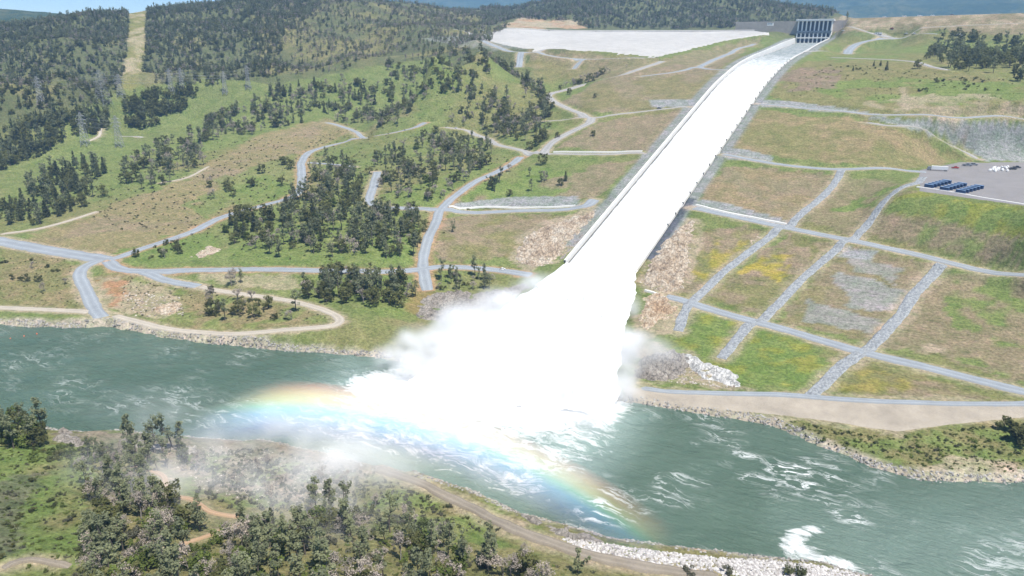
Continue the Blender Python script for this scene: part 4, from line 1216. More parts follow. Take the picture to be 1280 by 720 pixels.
def scatter_px(poly, n, seed=0):
    """n world points spread evenly over the land inside a survey outline"""
    P = np.array([ground(x, y)[:2] for x, y in poly])
    r = np.random.default_rng(seed + 100)
    lo, hi = P.min(0), P.max(0)
    out = np.zeros((0, 2))
    while len(out) < n:
        q = r.uniform(lo, hi, (max(4 * n, 200), 2))
        out = np.vstack([out, q[in_poly(q[:, 0], q[:, 1], P)]])
    return out[:n]
def bank_pts(line, n, d0, d1, seed, xmin, xmax, sgn=None):
    r = np.random.default_rng(seed)
    L = catmull(line, 2.0)
    L = L[(L[:, 0] > xmin) & (L[:, 0] < xmax)]
    T = np.gradient(L, axis=0); T /= np.linalg.norm(T, axis=1)[:, None]
    N = np.stack([-T[:, 1], T[:, 0]], 1)
    k = r.integers(0, len(L), n)
    return L[k] + N[k] * (r.uniform(d0, d1, n) * (sgn or 1))[:, None] + r.normal(0, .5, (n, 2))
def on_land(q, sink=0.1): return np.stack([q[:, 0], q[:, 1], np.maximum(H(q[:, 0], q[:, 1]), -.3) - sink], 1)
M_ST_GREY = stone_mat('bank_stones', (.15, .145, .14), (.42, .40, .37))
M_ST_WHITE = stone_mat('pale_riprap', (.28, .26, .25), (.62, .60, .58))
M_ST_TAN = stone_mat('rubble_stones', (.20, .16, .13), (.55, .50, .44))
q = bank_pts(far_w[1:-1], 3200, -1.0, 3.0, 5, -420, 420)
stones('bank_stones', on_land(q), RNG.uniform(.35, 1.15, len(q)), M_ST_GREY)
q = bank_pts(near_w[1:-1], 2200, -5, 1.0, 6, -200, 260)
stones('bank_stones', on_land(q), RNG.uniform(.3, 1.0, len(q)), M_ST_GREY)
q = np.vstack([scatter_px([(700, 672), (760, 680), (830, 690), (900, 697), (960, 700), (1020, 706), (1085, 722), (1060, 735), (900, 716), (800, 702), (730, 688)], 3200, 1),
               scatter_px([(900, 698), (1020, 706), (1085, 724), (1100, 760), (900, 735)], 1600, 2)])
stones('riprap', on_land(q), RNG.uniform(.35, 1.0, len(q)) , M_ST_WHITE)
q = scatter_px([(205, 575), (260, 556), (400, 570), (470, 592), (430, 622), (330, 632), (250, 612)], 1500, 3)
stones('rubble', on_land(q), RNG.uniform(.15, .75, len(q)) ** 1.3, M_ST_TAN)
q = np.vstack([scatter_px([(640, 322), (690, 280), (745, 262), (715, 312), (655, 336)], 260, 4), scatter_px([(798, 352), (850, 280), (868, 278), (862, 340), (820, 364)], 300, 5),
               scatter_px([(800, 470), (840, 440), (930, 486), (850, 480)], 300, 6), scatter_px([(150, 360), (225, 372), (230, 395), (170, 396)], 220, 8)])
stones('rubble', on_land(q), RNG.uniform(.3, 1.3, len(q)), M_ST_TAN)

# ================================================================== TREES AND SHRUBS
def leaf_mat(name, c, var=.5, trans=.5):
    m = NT(name)
    v = m.coord()
    oi = m.n('ShaderNodeObjectInfo')
    g_ = m.n('ShaderNodeNewGeometry')
    n = m.noise(v, .45, 3, .6)
    f = m.math('ADD', m.math('MULTIPLY', oi.outputs['Random'], .45), m.math('ADD', m.math('MULTIPLY', n, .35), m.math('MULTIPLY', g_.outputs['Random Per Island'], .3)))
    lo = tuple(x * (1 - var) for x in c) + (1,)
    hi = (c[0] * (1 + var * 1.25), c[1] * (1 + var * 1.05), c[2] * (1 + var * .8), 1)
    m.base(m.ramp(f, [(.2, lo), (.85, hi)]))
    m.b.inputs['Roughness'].default_value = .75
    m.b.inputs['Specular IOR Level'].default_value = .15
    tr = m.n('ShaderNodeBsdfTranslucent')
    m.l(m.b.inputs['Base Color'].links[0].from_socket, tr.inputs[0])
    mx = m.n('ShaderNodeMixShader')
    mx.inputs[0].default_value = trans
    m.l(m.b.outputs[0], mx.inputs[1]); m.l(tr.outputs[0], mx.inputs[2]); m.l(mx.outputs[0], m.out.inputs[0])
    return m.m
LEAF = {'oak': leaf_mat('oak_leaves', (.145, .160, .068)), 'bright': leaf_mat('bright_leaves', (.15, .20, .06)), 'pine': leaf_mat('grey_pine_needles', (.245, .275, .168), .3),
        'conifer': leaf_mat('dark_needles', (.12, .14, .075)), 'bare': leaf_mat('grey_twigs', (.30, .27, .24), .3, .1), 'scrub': leaf_mat('scrub_leaves', (.12, .14, .07), .4),
        'greybush': leaf_mat('grey_scrub_leaves', (.15, .155, .115), .35)}
BARK = simple('grey_bark', (.13, .11, .095), .95, .3, 2)
BARKPALE = simple('pale_dead_wood', (.24, .22, .20), .95, .25, 2)

def tube(path, radii, sides=5):
    path = np.asarray(path, float)
    n = len(path)
    T = np.gradient(path, axis=0)
    T /= np.maximum(np.linalg.norm(T, axis=1), 1e-6)[:, None]
    up = np.where(np.abs(T[:, 2:3]) < .9, np.array([[0, 0, 1.]]), np.array([[1., 0, 0]]))
    A = np.cross(T, up); A /= np.linalg.norm(A, axis=1)[:, None]
    B = np.cross(T, A)
    t = np.arange(sides) * 2 * np.pi / sides
    V = path[:, None] + (A[:, None] * np.cos(t)[None, :, None] + B[:, None] * np.sin(t)[None, :, None]) * np.asarray(radii)[:, None, None]
    i = np.arange(n * sides).reshape(n, sides)
    j = np.roll(i, -1, 1)
    return V.reshape(-1, 3), np.stack([i[:-1], j[:-1], j[1:], i[1:]], -1).reshape(-1, 4)
def cards(r, centers, rads, n, size, flat=.75, stretch=(1, 1, .8)):
    k = np.repeat(np.arange(len(centers)), n)
    d = r.normal(size=(len(k), 3)); d /= np.linalg.norm(d, axis=1)[:, None]
    rr = r.uniform(.35, 1.0, (len(k), 1)) ** .5
    P = centers[k] + d * rr * rads[k][:, None] * np.array(stretch)
    nrm = d * flat + r.normal(size=d.shape) * .6 + np.array([0, 0, .85])
    nrm /= np.linalg.norm(nrm, axis=1)[:, None]
    a = np.cross(nrm, r.normal(size=d.shape)); a /= np.linalg.norm(a, axis=1)[:, None]
    b = np.cross(nrm, a)
    s = size * r.uniform(.6, 1.35, (len(k), 1))
    b2 = b * r.uniform(.45, .9, (len(k), 1))
    V = np.stack([P - a * s, P - b2 * s * .9, P + a * s, P + b2 * s * 1.1], 1).reshape(-1, 3)
    F = np.arange(len(V)).reshape(-1, 4)
    return V, F
def join(L):
    V, F, o = [], [], 0
    for v_, f_ in L:
        V.append(v_); F.append(f_ + o); o += len(v_)
    return np.vstack(V), np.vstack(F)
def wobble(r, a, b, n=5, amt=.06):
    t = np.linspace(0, 1, n)[:, None]
    L = np.linalg.norm(np.subtract(b, a))
    w = r.normal(size=(n, 3)) * amt * L; w[0] = 0; w[-1] = 0
    return np.asarray(a) * (1 - t) + np.asarray(b) * t + w
def make_oak(seed, h=9, spread=4.6, ncl=17, nleaf=34, size=.46):
    r = np.random.default_rng(seed)
    th = h * .22
    tr = [tube(wobble(r, (0, 0, -.6), (r.normal(0, .3), r.normal(0, .3), th), 4), [.34, .28, .24, .2])]
    cen, rad = [], []
    for k in range(ncl):
        a, e = r.uniform(0, 6.28), r.uniform(.05, 1) 
        rr = spread * math.sqrt(1 - (e - .35) ** 2 * 1.4) * r.uniform(.45, .82) if e > .1 else spread * .7
        c = np.array([math.cos(a) * rr, math.sin(a) * rr, th * .95 + (h - th) * e * .86])
        cen.append(c); rad.append(r.uniform(.95, 1.75) * (1.1 - .3 * e))
        if k < 9: tr.append(tube(wobble(r, (0, 0, th * r.uniform(.6, 1)), c, 5, .09), [.17, .13, .1, .07, .03], 4))
    cen.append(np.array([0, 0, h * .72])); rad.append(1.9)
    return join(tr), cards(r, np.array(cen), np.array(rad), nleaf, size)
def make_pine(seed, h=14, spread=2.7, ncl=22, nleaf=25, size=.40):
    r = np.random.default_rng(seed)
    lean = r.normal(0, .06, 2) * h
    top_ = np.array([lean[0], lean[1], h * .97])
    trunk = wobble(r, (0, 0, -.6), top_, 6, .015)
    tr = [tube(trunk, [.3, .26, .22, .17, .11, .05])]
    fork = trunk[2] if r.random() < .7 else trunk[3]
    top2 = top_ + np.array([r.normal(0, 1.6), r.normal(0, 1.6), -h * .12])
    tr.append(tube(wobble(r, fork, top2, 5, .03), [.17, .15, .12, .08, .04], 4))
    cen, rad = [], []
    for k in range(ncl):
        t = r.uniform(.32, 1.0)
        ax = (np.array([0, 0, 0]) * (1 - t) + top_ * t) if k % 2 else (fork * (1 - (t - .32) / .68) + top2 * (t - .32) / .68)
        a = r.uniform(0, 6.28)
        rr = spread * (1.05 - .62 * t) * r.uniform(.25, 1)
        c = ax + np.array([math.cos(a) * rr, math.sin(a) * rr, r.uniform(-.2, .7)])
        cen.append(c); rad.append(r.uniform(.6, 1.15))
        if k < 12: tr.append(tube(wobble(r, ax - np.array([0, 0, .5]), c, 3, .05), [.08, .05, .02], 3))
    return join(tr), cards(r, np.array(cen), np.array(rad), nleaf, size, .5, (1, 1, 1.05))
def make_conifer(seed, h=12, spread=2.6, nleaf=24, size=.42):
    r = np.random.default_rng(seed)
    tr = [tube(wobble(r, (0, 0, -.6), (r.normal(0, .2), r.normal(0, .2), h), 5, .01), [.26, .22, .16, .1, .03])]
    cen, rad = [], []
    for t in np.linspace(.16, .98, 11):
        k = max(2, int(6 * (1.1 - t)))
        a0 = r.uniform(0, 6.28)
        for i in range(k):
            a = a0 + 6.28 * i / k + r.normal(0, .25)
            rr = spread * (1.02 - t) * r.uniform(.5, .95)
            c = np.array([math.cos(a) * rr, math.sin(a) * rr, h * t + r.normal(0, .25)])
            cen.append(c); rad.append(.45 + .75 * (1 - t) * r.uniform(.7, 1.2))
            if i < 3: tr.append(tube(np.array([(0, 0, h * t), c]), [.06, .02], 3))
    return join(tr), cards(r, np.array(cen), np.array(rad), nleaf, size, .6, (1.1, 1.1, .7))
def make_bare(seed, h=10, leafy=9):
    r = np.random.default_rng(seed)
    tr, tips = [], []
    def grow(p, d, L, rad, depth):
        e = p + d * L
        tr.append(tube(wobble(r, p, e, 4, .05), [rad, rad * .85, rad * .7, rad * .55], 4 if depth else 5))
        tips.append(e)
        if depth >= 3: return
        for k in range(3 if depth else 4):
            nd = d + r.normal(0, .48, 3) + np.array([0, 0, .12]); nd /= np.linalg.norm(nd)
            grow(p + d * L * r.uniform(.55, 1.0), nd, L * r.uniform(.5, .74), rad * .55, depth + 1)
    grow(np.array([0, 0, -.5]), np.array([r.normal(0, .06), r.normal(0, .06), 1.0]), h * .42, .24, 0)
    tips = np.array(tips)
    return join(tr), cards(r, tips, np.full(len(tips), .75), leafy, .24, .2, (1, 1, 1))
def make_bush(seed, h=2.4, spread=1.8, ncl=8, nleaf=45, size=.28):
    r = np.random.default_rng(seed)
    cen = np.stack([r.normal(0, spread * .45, ncl), r.normal(0, spread * .45, ncl), r.uniform(.25, .8, ncl) * h], 1)
    tr = [tube(np.array([(0, 0, -.3), c * np.array([.5, .5, .6]), c]), [.06, .05, .02], 3) for c in cen[:4]]
    return join(tr), cards(r, cen, r.uniform(.5, 1.0, ncl), nleaf, size)

PROTO = []      # (name, trunk mesh, crown mesh, whole mesh, height)
protos = bpy.data.collections.new('plant_kinds')
def add_proto(name, made, leaf, bark, h):
    (tv, tf), (cv, cf) = made
    tm = mesh_arrays(name + '_trunk', tv, tf, True); tm.materials.append(bark)
    cm = mesh_arrays(name + '_crown', cv, cf, False); cm.materials.append(LEAF[leaf])
    V, F = join([(tv, tf), (cv, cf)])
    wm = mesh_arrays(name, V, F, False)
    wm.materials.append(bark); wm.materials.append(LEAF[leaf])
    wm.polygons.foreach_set('material_index', np.concatenate([np.zeros(len(tf)), np.ones(len(cf))]).astype(np.int32))
    o = bpy.data.objects.new('%02d_%s' % (len(PROTO), name), wm)
    protos.objects.link(o)
    PROTO.append((name, tm, cm, wm, h))
KIND = {}
def kinds(key, lst): KIND[key] = list(range(len(PROTO) - lst, len(PROTO)))
for k in range(4): add_proto('oak_tree', make_oak(10 + k, 8.5 + k * .8, 4.2 + .35 * k), 'oak', BARK, 9.5)
kinds('oak', 4)
for k in range(2): add_proto('leafy_tree', make_oak(30 + k, 7.5 + k, 3.8), 'bright', BARK, 8)
kinds('bright', 2)
for k in range(5): add_proto('grey_pine', make_pine(50 + k, 12 + 1.1 * k), 'pine', BARK, 14)
kinds('pine', 5)
for k in range(3): add_proto('conifer', make_conifer(70 + k, 10.5 + k), 'conifer', BARK, 11.5)
kinds('conifer', 3)
for k in range(4): add_proto('bare_tree', make_bare(90 + k, 9 + k), 'bare', BARKPALE, 9)
kinds('bare', 4)
for k in range(3): add_proto('scrub_bush', make_bush(110 + k), 'scrub', BARK, 2.4)
kinds('scrub', 3)
for k in range(2): add_proto('grey_bush', make_bush(120 + k, 2.8, 2.2), 'greybush', BARK, 2.8)
kinds('greybush', 2)
for k in range(2): add_proto('green_bush', make_bush(130 + k, 3.0, 2.2, 10), 'bright', BARK, 3)
kinds('greenbush', 2)
for k in range(2): add_proto('dark_bush', make_bush(140 + k, 3.2, 2.2, 10, 50, .32), 'oak', BARK, 3)
kinds('darkbush', 2)

road_mask_lines = [(road_w[k], ROADS[k][1] / 2 + (3.5 if ROADS[k][2] == 'redtrail' else 1.0)) for k in ROADS] + [(rip_w[k], 5) for k in rip_w]
def clear_of_roads(P):
    ok = np.ones(len(P), bool)
    for L, hw_ in road_mask_lines:
        b = (P[:, 0] > L[:, 0].min() - 9) & (P[:, 0] < L[:, 0].max() + 9) & (P[:, 1] > L[:, 1].min() - 9) & (P[:, 1] < L[:, 1].max() + 9) & ok
        if b.any():
            d, _ = seg_dist(P[b, 0], P[b, 1], L[::3] if len(L) > 9 else L)
            ok[np.where(b)[0][d < hw_]] = False
    return ok
TREES = []      # x, y, z, proto, scale, rot, phrase
def plant(poly, n, mix, phrase, smin=.75, smax=1.2, seed=0, clump=0.0, cscale=22, roads=True, world=None):
    r = np.random.default_rng(seed + 500)
    P = scatter_px(poly, n * 3, seed) if world is None else world
    keep = ~((np.abs(P[:, 0]) < 44) & (P[:, 1] > -20)) & (H(P[:, 0], P[:, 1]) > .8)
    P = P[keep]
    if clump: P = P[fbm(P[:, 0] / cscale, P[:, 1] / cscale, 3, seed + 7) > clump]
    if roads: P = P[clear_of_roads(P)]
    P = P[:n]
    zz = H(P[:, 0], P[:, 1])
    ks = list(mix); pr = np.array([mix[k] for k in ks], float); pr /= pr.sum()
    for (x, y), z in zip(P, zz):
        kd = ks[r.choice(len(ks), p=pr)]
        TREES.append((x, y, float(z), KIND[kd][r.integers(len(KIND[kd]))], smin * .72 + (smax - smin * .72) * r.random() ** .8, r.uniform(0, 6.28), kd, phrase))
MIXG = {'pine': 5, 'oak': 5, 'bare': 2, 'conifer': 1}
# groves on the far bank
plant([(455, 215), (480, 190), (540, 165), (640, 182), (620, 200), (575, 232), (548, 256), (498, 254), (478, 235)], 190, {'pine': 6, 'oak': 4, 'bare': 5, 'bright': .5}, 'in the grove between two gravel roads', 0.91, 1.37, 1, .38, 18)
plant([(378, 212), (410, 200), (445, 212), (462, 250), (480, 262), (520, 268), (520, 292), (470, 322), (390, 326), (325, 318), (300, 300), (330, 268), (365, 250)], 255, {'pine': 7, 'oak': 5, 'conifer': 1, 'bare': 2.5, 'bright': 1}, 'in the big grove above the lower bench road', 0.91, 1.43, 2, .36, 16)
plant([(372, 352), (400, 345), (455, 342), (505, 350), (522, 372), (515, 390), (470, 388), (430, 380), (390, 376)], 62, {'pine': 6, 'oak': 4, 'bare': 2, 'bright': .7}, 'in the clump above the dirt loop', 1.04, 1.43, 3)
plant([(268, 300), (280, 275), (300, 262), (325, 270), (318, 295), (290, 312), (262, 318)], 20, {'oak': 6, 'bright': 3, 'conifer': 2}, 'on the knoll in the bend of the gravel road', 0.91, 1.43, 4)
plant([(155, 330), (165, 312), (210, 300), (240, 298), (235, 312), (205, 330)], 15, {'darkbush': 3, 'oak': 3, 'bare': 1}, 'beside the road junction', 0.57, 0.92, 5)
plant([(470, 300), (530, 270), (528, 320), (480, 330)], 28, {'pine': 3, 'oak': 2, 'bare': 1}, 'by the bend of the lower bench road', 0.91, 1.30, 6)
plant([(545, 345), (560, 338), (600, 345), (640, 350), (600, 366), (550, 372)], 30, {'bare': 3, 'pine': 3, 'darkbush': 2}, 'on the slope just left of the falling water', 0.65, 1.10, 7)
plant([(255, 395), (262, 362), (300, 350), (330, 372), (375, 385), (372, 404), (330, 406), (275, 404)], 22, {'bare': 4, 'oak': 3, 'darkbush': 3, 'pine': 2}, 'inside the loop of the dirt road', 0.78, 1.37, 8)
plant([(0, 322), (30, 318), (55, 330), (92, 352), (60, 366), (20, 356), (0, 345)], 12, {'darkbush': 5, 'bare': 2, 'oak': 1}, 'on the grassy terrace beside the boat ramp', 0.69, 1.09, 9)
plant([(250, 252), (262, 232), (300, 232), (302, 252)], 7, {'oak': 6, 'bare': 1}, 'on the dry field above the winding road', 1.04, 1.43, 10)
plant([(308, 236), (316, 212), (332, 210), (330, 234)], 2, {'oak': 1}, 'on the dry field above the winding road', 1.17, 1.49, 11)
plant([(350, 232), (352, 205), (374, 205), (372, 232)], 4, {'oak': 1}, 'on the dry field above the winding road', 1.30, 1.56, 12)
plant([(0, 262), (60, 218), (112, 198), (133, 205), (130, 245), (60, 282), (0, 288)], 130, {'pine': 5, 'conifer': 4, 'oak': 3}, 'in the mixed wood at the edge of the dry field', 1.04, 1.56, 13, .3)
plant([(152, 238), (155, 205), (200, 180), (250, 172), (258, 205), (225, 222), (200, 236)], 100, {'pine': 4, 'bare': 4, 'oak': 4}, 'in the patchy wood above the dry field', 1.04, 1.49, 14, .3)
plant([(245, 180), (258, 150), (330, 130), (345, 112), (430, 98), (470, 112), (470, 135), (400, 148), (320, 168)], 260, {'pine': 3, 'bare': 4, 'oak': 3, 'conifer': 1}, 'in the belt of trees crossing the upper meadow', 0.98, 1.43, 15, .34)
plant([(152, 160), (155, 130), (170, 118), (235, 104), (250, 116), (225, 140), (185, 162)], 110, {'oak': 8, 'pine': 1}, 'in the dark thicket beside the power line cut', 1.04, 1.49, 16)
plant([(0, 215), (0, 165), (50, 152), (95, 140), (138, 140), (134, 165), (80, 176), (20, 206)], 170, {'oak': 5, 'pine': 3, 'conifer': 2}, 'in the wood below the power line towers', 1.04, 1.56, 17)
plant([(420, 150), (470, 120), (560, 98), (640, 92), (690, 118), (690, 150), (650, 178), (600, 160), (550, 150), (480, 160)], 360, {'oak': 4, 'pine': 4, 'bare': 4}, 'in the scattered wood below the emergency spillway', 0.91, 1.37, 18, .42, 30)
plant([(440, 92), (560, 62), (640, 78), (650, 95), (560, 102), (470, 112)], 210, {'oak': 4, 'pine': 3, 'bare': 3}, 'in the thin wood on the upper green slope', 0.91, 1.30, 19, .45, 30)
plant([(690, 118), (760, 92), (830, 80), (790, 84), (720, 100)], 30, {'bare': 3, 'oak': 3}, 'along the zigzag road', 0.65, 1.17, 20, .3)
plant([(640, 178), (690, 150), (690, 175), (660, 188)], 14, {'oak': 4, 'pine': 2}, 'beside the junction of the zigzag road', 1.04, 1.43, 21)
plant([(590, 245), (600, 215), (690, 200), (690, 235), (640, 245)], 14, {'oak': 3, 'pine': 2, 'bare': 1}, 'on the green slope above the bench kerb', 0.91, 1.37, 22)
plant([(1150, 74), (1165, 52), (1200, 42), (1230, 48), (1280, 52), (1300, 60), (1300, 108), (1265, 100), (1220, 92), (1180, 86)], 210, {'oak': 6, 'pine': 3}, 'in the dark grove on the right slope below the dam', 0.98, 1.49, 23, .25)
plant([(1045, 88), (1060, 80), (1110, 82), (1110, 92)], 8, {'conifer': 2, 'darkbush': 4}, 'in the low row below the top track', 0.57, 0.92, 24)
plant([(1135, 115), (1150, 100), (1190, 100), (1185, 115)], 10, {'darkbush': 6, 'oak': 1}, 'on the green knoll under the grove', 0.57, 1.03, 25)
plant([(1200, 112), (1200, 98), (1260, 100), (1255, 115)], 14, {'darkbush': 6, 'greybush': 3}, 'on the right of the green knoll', 0.57, 1.03, 26)
for (px_, py_, kd, sc_) in ((1147, 86, 'oak', 1.35), (1018, 55, 'conifer', 1.5), (1024, 54, 'conifer', 1.8), (700, 232, 'oak', .9), (707, 226, 'conifer', .9), (697, 172, 'oak', .8), (741, 170, 'oak', .8), (712, 118, 'oak', 1), (744, 122, 'oak', .7),
                        (297, 376, 'bare', 1.25), (304, 388, 'bare', 1.1), (566, 290, 'pine', .8), (1274, 546, 'darkbush', 2.4), (1268, 540, 'darkbush', 2.2), (1280, 552, 'darkbush', 2.4), (318, 232, 'oak', 1), (434, 205, 'conifer', 1), (411, 215, 'pine', 1)):
    p = ground(px_, py_)
    TREES.append((p[0], p[1], float(H(p[0], p[1])), KIND[kd][0], sc_, random.uniform(0, 6), kd,
                  {1147: 'at the end of the top track under the dam', 1018: 'beside the gate structure', 1024: 'beside the gate structure', 297: 'inside the loop of the dirt road', 304: 'inside the loop of the dirt road', 566: 'alone beside the steep side road',
                   1274: 'at the right edge above the river', 1268: 'at the right edge above the river', 1280: 'at the right edge above the river'}.get(px_, 'standing alone on the slope left of the spillway' if px_ > 600 else 'on the dry field above the winding road')))
# near bank
FG = {'scrub': 5, 'bright': 1.5, 'pine': 5, 'oak': 2, 'bare': 2, 'greybush': 3, 'greenbush': 3}
plant([(105, 600), (150, 585), (205, 625), (245, 650), (300, 668), (330, 719), (330, 760), (80, 760), (85, 690), (115, 650)], 210, {'scrub': 4, 'pine': 6, 'oak': 1, 'bare': 5, 'greybush': 4, 'greenbush': 3, 'bright': 1.5}, 'in the near wood below the red trail', 0.72, 1.13, 31)
plant([(300, 660), (400, 640), (500, 650), (560, 680), (640, 705), (700, 740), (600, 770), (300, 770)], 210, {'scrub': 4, 'pine': 6, 'oak': 1.5, 'bare': 5, 'greybush': 3, 'greenbush': 3, 'bright': 2}, 'in the near wood beside the muddy bank road', 0.72, 1.13, 32)
plant([(95, 565), (140, 555), (190, 600), (200, 640), (120, 640)], 70, {'scrub': 5, 'greenbush': 3, 'pine': 3, 'bare': 4, 'greybush': 4}, 'on the near slope left of the red trail', 0.57, 0.92, 33)
plant([(0, 535), (0, 505), (30, 520), (62, 545), (50, 565), (0, 560)], 22, {'pine': 5, 'oak': 3, 'bright': 2}, 'clumped at the left edge', 0.86, 1.26, 34)
plant([(40, 560), (120, 556), (150, 572), (100, 584), (40, 578)], 34, {'greenbush': 4, 'scrub': 4, 'darkbush': 2}, 'along the crest of the near bank', 0.57, 1.03, 35)
for (px_, py_, sc_) in ((163, 560, 1.0), (172, 572, .95), (186, 582, 1.05), (215, 560, 1.05), (222, 562, .85), (198, 590, .8), (178, 588, .75), (205, 568, .9), (228, 572, .7), (194, 566, .8), (168, 585, .8), (210, 585, .7), (190, 600, .7), (236, 580, .6)):
    p = ground(px_, py_)
    TREES.append((p[0], p[1], float(H(p[0], p[1])), KIND['pine'][random.randrange(5)], sc_ * 1.15, random.uniform(0, 6), 'pine', 'leaning on the rubble ridge by the water'))
for (px_, py_, kd, sc_) in ((722, 716, 'pine', .8), (470, 632, 'bare', .7), (545, 690, 'bare', .7), (585, 700, 'bare', .7), (312, 662, 'bare', .8), (340, 655, 'conifer', .7), (655, 690, 'bare', .5), (860, 716, 'greybush', 1.1), (910, 716, 'greybush', 1.1), (985, 717, 'scrub', 1.2), (1000, 719, 'scrub', 1.3)):
    p = ground(px_, py_)
    TREES.append((p[0], p[1], float(H(p[0], p[1])), KIND[kd][0], sc_, random.uniform(0, 6), kd, 'at the edge of the muddy bank road' if px_ < 800 else 'on the pale riprap by the water'))
plant([(-20, 570), (60, 575), (110, 600), (100, 680), (60, 719), (-20, 719)], 34, {'scrub': 4, 'greybush': 3, 'darkbush': 2}, 'scattered over the near green meadow', 0.34, 0.69, 36)
plant([(210, 570), (320, 575), (440, 600), (420, 630), (300, 640), (230, 610)], 90, {'scrub': 4, 'greybush': 6, 'bare': 3}, 'on the rubble slope under the mist', 0.40, 0.80, 37)
plant([(950, 522), (1110, 548), (1280, 530), (1280, 592), (1160, 585), (1050, 560)], 80, {'scrub': 5, 'greenbush': 3, 'greybush': 3}, 'on the grassy bank right of the spillway', 0.29, 0.63, 38)
n_near = len(TREES)
# forest on the hills behind
def forest(poly_px, cell, mix, seed, smin, smax, clump=0.0, cscale=60, ring=None):
    """even planting in space over the hill faces that a survey outline covers"""
    x0, x1, y0, y1 = ring
    r = np.random.default_rng(seed)
    n = int((x1 - x0) * (y1 - y0) / cell)
    q = np.stack([r.uniform(x0, x1, n), r.uniform(y0, y1, n)], 1)
    z = H(q[:, 0], q[:, 1])
    a, b, w_ = proj(np.stack([q[:, 0], q[:, 1], z], 1))
    ok = in_poly(a, b, poly_px) & (w_ > 850)
    if clump: ok &= fbm(q[:, 0] / cscale, q[:, 1] / cscale, 3, seed) > clump
    plant(None, 10 ** 6, mix, 'hill', smin, smax, seed, world=q[ok], roads=False)
CUT = [(158, 10), (188, 10), (184, 60), (176, 100), (150, 120), (152, 98), (160, 60)]
FM = {'oak': 5, 'conifer': 2, 'pine': 4, 'bare': 4}
forest([(-200, -60), (158, -60), (161, 20), (160, 60), (153, 98), (140, 130), (90, 138), (30, 150), (-200, 190)], 36, FM, 41, .6, 1.05, .24, 40, (-2600, -250, -300, 2000))
forest([(187, -60), (420, -60), (400, 10), (350, 50), (360, 94), (262, 108), (178, 104), (182, 60)], 42, {'oak': 5, 'conifer': 2, 'pine': 4, 'bare': 3}, 42, .6, 1.05, .26, 45, (-2200, 0, 0, 2200))
forest([(350, -60), (640, -60), (640, 10), (600, 45), (560, 58), (470, 72), (430, 88), (345, 97), (310, 60), (320, 20)], 58, {'oak': 2.5, 'conifer': .7, 'pine': 3.5, 'bare': 9}, 45, .5, .9, .33, 45, (-2200, 0, 0, 2200))
forest([(600, -60), (1070, -60), (1060, 26), (960, 34), (870, 37), (735, 36), (720, 28), (640, 24), (600, 40)], 50, {'oak': 3, 'conifer': 2, 'pine': 4, 'bare': 6}, 43, .65, 1.1, .22, 50, (-1500, 900, 900, 3000))
forest([(560, 60), (600, 40), (640, 30), (600, 62), (570, 70)], 90, {'bare': 3, 'pine': 3, 'oak': 1}, 44, .7, 1.0, .3, 40, (-1500, 0, 600, 1500))

# choose who is an individual: the largest in the picture; the rest is woodland that reads as a mass
T_ = np.array([(t[0], t[1], t[2]) for t in TREES])
ax_, ay_, aw_ = proj(T_ + np.array([0, 0, 4]))
size_px = np.array([PROTO[t[3]][4] * t[4] for t in TREES]) * FPX / np.maximum(aw_, 1)
vis = (ax_ > -5) & (ax_ < 1285) & (ay_ > 0) & (ay_ < 722) & (aw_ > 0)
is_bush = np.array([t[6] in ('scrub', 'greybush', 'greenbush', 'darkbush') for t in TREES])
order = np.argsort(-size_px * vis)
indiv, nt, nb = set(), 0, 0
for i in order:
    if not vis[i] or i >= n_near: continue
    if is_bush[i] and nb < 160: indiv.add(int(i)); nb += 1
    elif not is_bush[i] and nt < 300: indiv.add(int(i)); nt += 1
LBL = {'oak': ('oak_tree', 'dark rounded oak', 'tree'), 'bright': ('leafy_tree', 'bright leafy tree', 'tree'), 'pine': ('grey_pine', 'thin grey pine', 'tree'), 'conifer': ('conifer_tree', 'dark pointed conifer', 'tree'),
       'bare': ('bare_tree', 'grey leafless tree', 'tree'), 'scrub': ('scrub_bush', 'olive scrub bush', 'bush'), 'greybush': ('grey_bush', 'grey low bush', 'bush'), 'greenbush': ('green_bush', 'bright green bush', 'bush'), 'darkbush': ('dark_bush', 'dark round bush', 'bush')}
SPOT = {}
by = {}
for i in indiv: by.setdefault((TREES[i][6], TREES[i][7]), []).append(i)
for key, ids in by.items():
    if len(ids) == 1: SPOT[ids[0]] = ''; continue
    ids = sorted(ids, key=lambda i: -ay_[i])
    nb_ = 1 if len(ids) <= 10 else (2 if len(ids) <= 26 else 3)
    for b_ in range(nb_):
        part_ = ids[b_ * len(ids) // nb_:(b_ + 1) * len(ids) // nb_]
        part_.sort(key=lambda i: ax_[i])
        row = '' if nb_ == 1 else (' in front', ' behind')[b_] if nb_ == 2 else (' in front', ' midway', ' behind')[b_]
        for k, i in enumerate(part_):
            SPOT[i] = row + ', ' + ORD[min(k, 31)] + ' from left'
for i in sorted(indiv):
    x, y, z, pi, s, rot, kd, ph = TREES[i]
    nm, lab, cat = LBL[kd]
    e = empty(nm, (x, y, z - .1), rot)
    e.scale = (s, s, s * (0.92 + .16 * ((i * 37) % 10) / 10))
    if 'leaning' in ph: e.rotation_euler = (0.16 * math.sin(i), -.14, rot)
    text = (lab + ' ' + ph + SPOT[i]).split()
    while len(text) > 16: text.pop(0)
    tag(e, ' '.join(text), cat, lab + 's ' + ph)
    for pn, mesh in (('trunk' if cat == 'tree' else 'stems', PROTO[pi][1]), ('crown' if cat == 'tree' else 'foliage', PROTO[pi][2])):
        o = bpy.data.objects.new(pn, mesh)
        COL.objects.link(o)
        o.parent = e
print('plants', len(TREES), 'individual', len(indiv), 'near', n_near)

